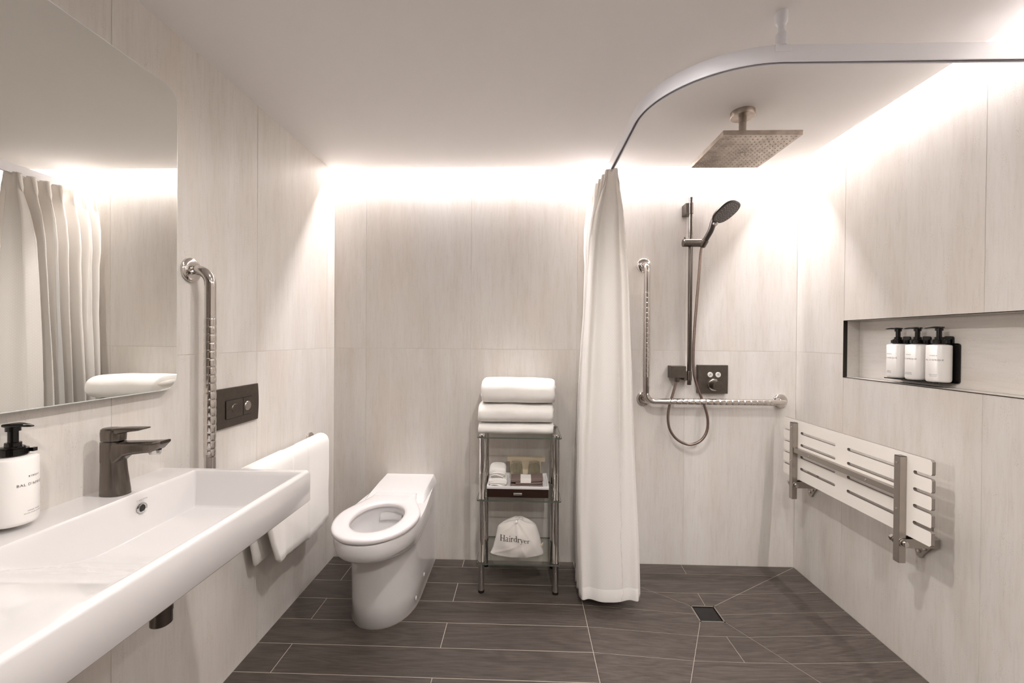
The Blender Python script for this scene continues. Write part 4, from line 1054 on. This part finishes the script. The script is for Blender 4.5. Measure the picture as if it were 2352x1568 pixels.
# hose
hz = [tuple(hb-hd*0.004), (0.950, 2.290, 1.72), (0.941, 2.288, 1.60), (0.930, 2.288, 1.45), (0.921, 2.290, 1.30), (0.918, 2.292, 1.18), (0.922, 2.292, 1.08), (0.945, 2.292, 0.995), (0.975, 2.293, 0.920), (0.998, 2.293, 0.840), (0.995, 2.294, 0.765), (0.962, 2.296, 0.712), (0.905, 2.300, 0.690),
      (0.845, 2.302, 0.712), (0.805, 2.304, 0.760), (0.790, 2.306, 0.820), (0.796, 2.308, 0.890), (0.814, 2.310, 0.955), (0.836, 2.312, 1.035)]
o = obj('shower_hose', MB().tube(bez(hz, 9), 0.0072, 14), brushed('hose_metal', (0.26, 0.20, 0.17, 1), (0.34, 0.27, 0.24, 1), (20, 20, 600), 0.35), smooth=True, angle=180)
tagm(o, 'dark metal shower hose looping below the slide rail', 'hose')
# wall outlet
t = thing('hose_outlet', (0.842, YB, 1.05), 'small dark square hose outlet left of the slide rail', 'shower outlet')
obj('outlet_box', MB().box((0.803, YB-0.062, 1.053), (0.882, YB, 1.118)), 'bronze_h', t, bevel=0.0015)
obj('hose_nut', MB().lathe([(0.0115, 1.030), (0.0125, 1.038), (0.0125, 1.054)], 24, (0.838, 2.312, 0)), 'bronze', t, smooth=True)
# mixer
t = thing('shower_mixer', (1.045, YB, 0.968), 'square dark thermostatic mixer plate with two round white buttons and knob', 'shower mixer')
obj('plate', MB().box((0.962, YB-0.026, 0.966), (1.124, YB, 1.123)), 'bronze_h', t, bevel=0.001)
fy = YB-0.026
for x, ic in ((1.026, 'hand'), (1.069, 'rain')):
    b = obj('button', MB().lathe([(0.0145, 0), (0.0145, 0.0035), (0.0135, 0.0045), (0.0005, 0.0046)], 32, (x, fy, 1.070), (0, -1, 0)), 'button', t, smooth=True)
    k = MB(); y_ = fy-0.0050
    if ic == 'hand': k.box((x-0.006, y_, 1.0665), (x-0.0045, y_+0.0003, 1.0695)).add([(x-0.006, y_, 1.0655), (x-0.0045, y_, 1.0645), (x+0.002, y_, 1.0725), (x+0.0005, y_, 1.0738)], [(0, 1, 2, 3)]).add([(x-0.001, y_, 1.0745), (x+0.004, y_, 1.0705), (x+0.005, y_, 1.0718), (x, y_, 1.0758)], [(0, 1, 2, 3)]).add([(x+0.003, y_, 1.0665), (x+0.0038, y_, 1.0665), (x+0.0048, y_, 1.069), (x+0.004, y_, 1.069)], [(0, 1, 2, 3)])
    else:
        k.box((x-0.006, y_, 1.0735), (x+0.006, y_+0.0003, 1.0748)).box((x-0.001, y_, 1.0748), (x+0.001, y_+0.0003, 1.077))
        for dx_ in (-0.003, 0, 0.003): k.box((x+dx_-0.0005, y_, 1.069), (x+dx_+0.0005, y_+0.0003, 1.0715)).box((x+dx_-0.0005, y_, 1.065), (x+dx_+0.0005, y_+0.0003, 1.0675))
    obj('symbol', k, 'ink', b)
kx, kz = 1.048, 1.014
obj('scale_ring', MB().lathe([(0.0345, 0), (0.0345, 0.006), (0.032, 0.009), (0.0225, 0.0095)], 44, (kx, fy, kz), (0, -1, 0)), 'steel', t, smooth=True)
kn = obj('knob', MB().lathe([(0.0205, 0.004), (0.0205, 0.012), (0.0260, 0.016), (0.0265, 0.046), (0.0250, 0.048), (0.0005, 0.0485)], 44, (kx, fy, kz), (0, -1, 0)), 'bronze_h', t, smooth=True)
obj('knob_pin', MB().lathe([(0.0045, 0.0), (0.0045, 0.012), (0.003, 0.0125)], 18, (kx+0.018, fy-0.006, kz+0.023), (0, -1, 0)), 'black', kn, smooth=True)

# ------------------------------------------------------------ fold-up shower bench on the right wall
t = thing('fold_up_bench', (XR, 1.85, 0.44), 'cream slatted fold-up shower seat with steel frame folded against the right wall', 'shower seat')
PX0, PX1 = 1.386, 1.398
Y0_, Y1_, Z0_, Z1_ = 1.453, 2.262, 0.562, 0.858
slz = [0.620, 0.680, 0.739, 0.799]; sh_ = 0.0065
# comb outline: right (near) end and left (far) end each have four open slots
ol = []
def slot_open(yedge, yin, z, up):      # walking in z direction along an open edge
    s_ = sh_; n = 6; d = 1 if yin > yedge else -1
    pts = [(yedge+d*0.003, z-s_)] if up else [(yedge+d*0.003, z+s_)]
    for i in range(n+1):
        a = -PI/2+PI*i/n
        if not up: a = -a
        pts.append((yin-d*s_+d*s_*math.cos(a), z+s_*math.sin(a)))
    pts.append((yedge+d*0.003, z+s_) if up else (yedge+d*0.003, z-s_)); return pts
for z in slz:
    ol += [(Y0_, z-sh_-0.005)]+slot_open(Y0_, 1.521, z, True)+[(Y0_, z+sh_+0.005)]
ol = [(Y0_+0.006, Z0_), (Y0_, Z0_+0.006)]+ol+[(Y0_, Z1_-0.006), (Y0_+0.006, Z1_), (Y1_-0.006, Z1_), (Y1_, Z1_-0.006)]
for z in reversed(slz):
    ol += [(Y1_, z+sh_+0.005)]+slot_open(Y1_, 2.20, z, False)+[(Y1_, z-sh_-0.005)]
ol += [(Y1_, Z0_+0.006), (Y1_-0.006, Z0_)]
bm = bmesh.new()
def loop2(pts, x): return [bm.verts.new((x, a-1.85, b-0.44)) for a, b in pts]
holes = []
for z in slz:
    for a, b in ((1.892, 2.126), (1.590, 1.825)):
        h = [(b-sh_+sh_*math.cos(-PI/2+PI*i/6), z+sh_*math.sin(-PI/2+PI*i/6)) for i in range(7)]+[(a+sh_-sh_*math.cos(-PI/2+PI*i/6), z-sh_*math.sin(-PI/2+PI*i/6)) for i in range(7)]
        holes.append(h)
edges = []
for L_ in [ol]+holes:
    vv = loop2(L_, PX0-XR)
    edges += [bm.edges.new((vv[i], vv[(i+1) % len(vv)])) for i in range(len(vv))]
bmesh.ops.triangle_fill(bm, use_beauty=True, edges=edges)
ex = bmesh.ops.extrude_face_region(bm, geom=bm.faces[:])
bmesh.ops.translate(bm, verts=[e for e in ex['geom'] if isinstance(e, bmesh.types.BMVert)], vec=(PX1-PX0, 0, 0))
bmesh.ops.recalc_face_normals(bm, faces=bm.faces)
me = bpy.data.meshes.new('seat_panel'); bm.to_mesh(me); bm.free(); me.materials.append(M['bench']); me.materials.append(M['benchedge'])
for p in me.polygons:
    if abs(p.normal.x) < 0.5: p.material_index = 1
o = bpy.data.objects.new('seat_panel', me); o.parent = t; sc.collection.objects.link(o)
BXa, BXb = 1.361, 1.3855
BARS = ((2.147, 2.172), (1.545, 1.570))
for ya, yb_ in BARS:
    b = obj('frame_bar', MB().box((BXa, ya, 0.459), (BXb, yb_, 0.844)), 'brush', t, bevel=0.001)
    obj('end_cap', MB().box((BXa+0.0008, ya+0.0008, 0.844), (BXb-0.0008, yb_-0.0008, 0.8465)), 'black', b)
    for z in (0.822, 0.653): obj('screw', MB().lathe([(0.0045, 0), (0.004, 0.0014), (0.0005, 0.002)], 14, (BXa, (ya+yb_)/2, z), (-1, 0, 0)), 'chrome', b, smooth=True)
cb = obj('cross_bar', MB().box((1.364, 1.570, 0.697), (1.3855, 2.147, 0.721)), 'brush', t, bevel=0.001)
for y in (1.70, 2.03): obj('screw', MB().lathe([(0.0045, 0), (0.004, 0.0014), (0.0005, 0.002)], 14, (1.364, y, 0.709), (-1, 0, 0)), 'chrome', cb, smooth=True)
for ya, yb_ in BARS:
    yc_ = (ya+yb_)/2; py = yc_+0.055
    pv = obj('pivot_bolt', MB().tube([(1.376, ya-0.014, 0.532), (1.376, yb_+0.030, 0.532)], 0.0075, 20), 'steel', t, smooth=True)
    obj('bolt_head', MB().lathe([(0.0105, 0), (0.0105, 0.006), (0.008, 0.008)], 20, (1.376, ya-0.007, 0.532), (0, -1, 0)), 'steel', pv, smooth=True)
    obj('bolt_nut', MB().lathe([(0.0125, 0), (0.0125, 0.010), (0.010, 0.012)], 6, (1.376, yb_+0.012, 0.532), (0, 1, 0)), 'steel', pv)
    arm = MB()
    for y in (ya-0.005, yb_+0.001):
        arm.prism([(1.376+0.016*math.cos(a), y, 0.532+0.016*math.sin(a)) for a in [PI/2+PI*i/8 for i in range(9)]]+[(1.502, y, 0.516), (1.502, y, 0.548)], (0, 0.004, 0))
    arm.box((1.415, ya-0.001, 0.544), (1.502, yb_+0.001, 0.548)); arm.box((1.415, ya-0.001, 0.516), (1.502, yb_+0.001, 0.520))
    obj('hinge_arm', arm, 'brush', t, bevel=0.0006)
    pp = [(py-0.042, 0.600), (py+0.030, 0.600), (py+0.030, 0.520)]+[(py+0.006+0.017*math.cos(a), 0.462+0.017*math.sin(a)) for a in [0, -PI/4, -PI/2, -3*PI/4, -PI]]+[(py-0.042, 0.505)]
    wp = obj('wall_plate', MB().prism([(XR-0.008, a, b_) for a, b_ in pp], (0.008, 0, 0)), 'brush', t, bevel=0.001)
    for dy, z in ((0.006, 0.470), (-0.016, 0.488), (0.014, 0.584)): obj('anchor_bolt', MB().lathe([(0.0070, 0), (0.0070, 0.003), (0.004, 0.0055)], 16, (XR-0.008, py+dy, z), (-1, 0, 0)), 'steel', wp, smooth=True)
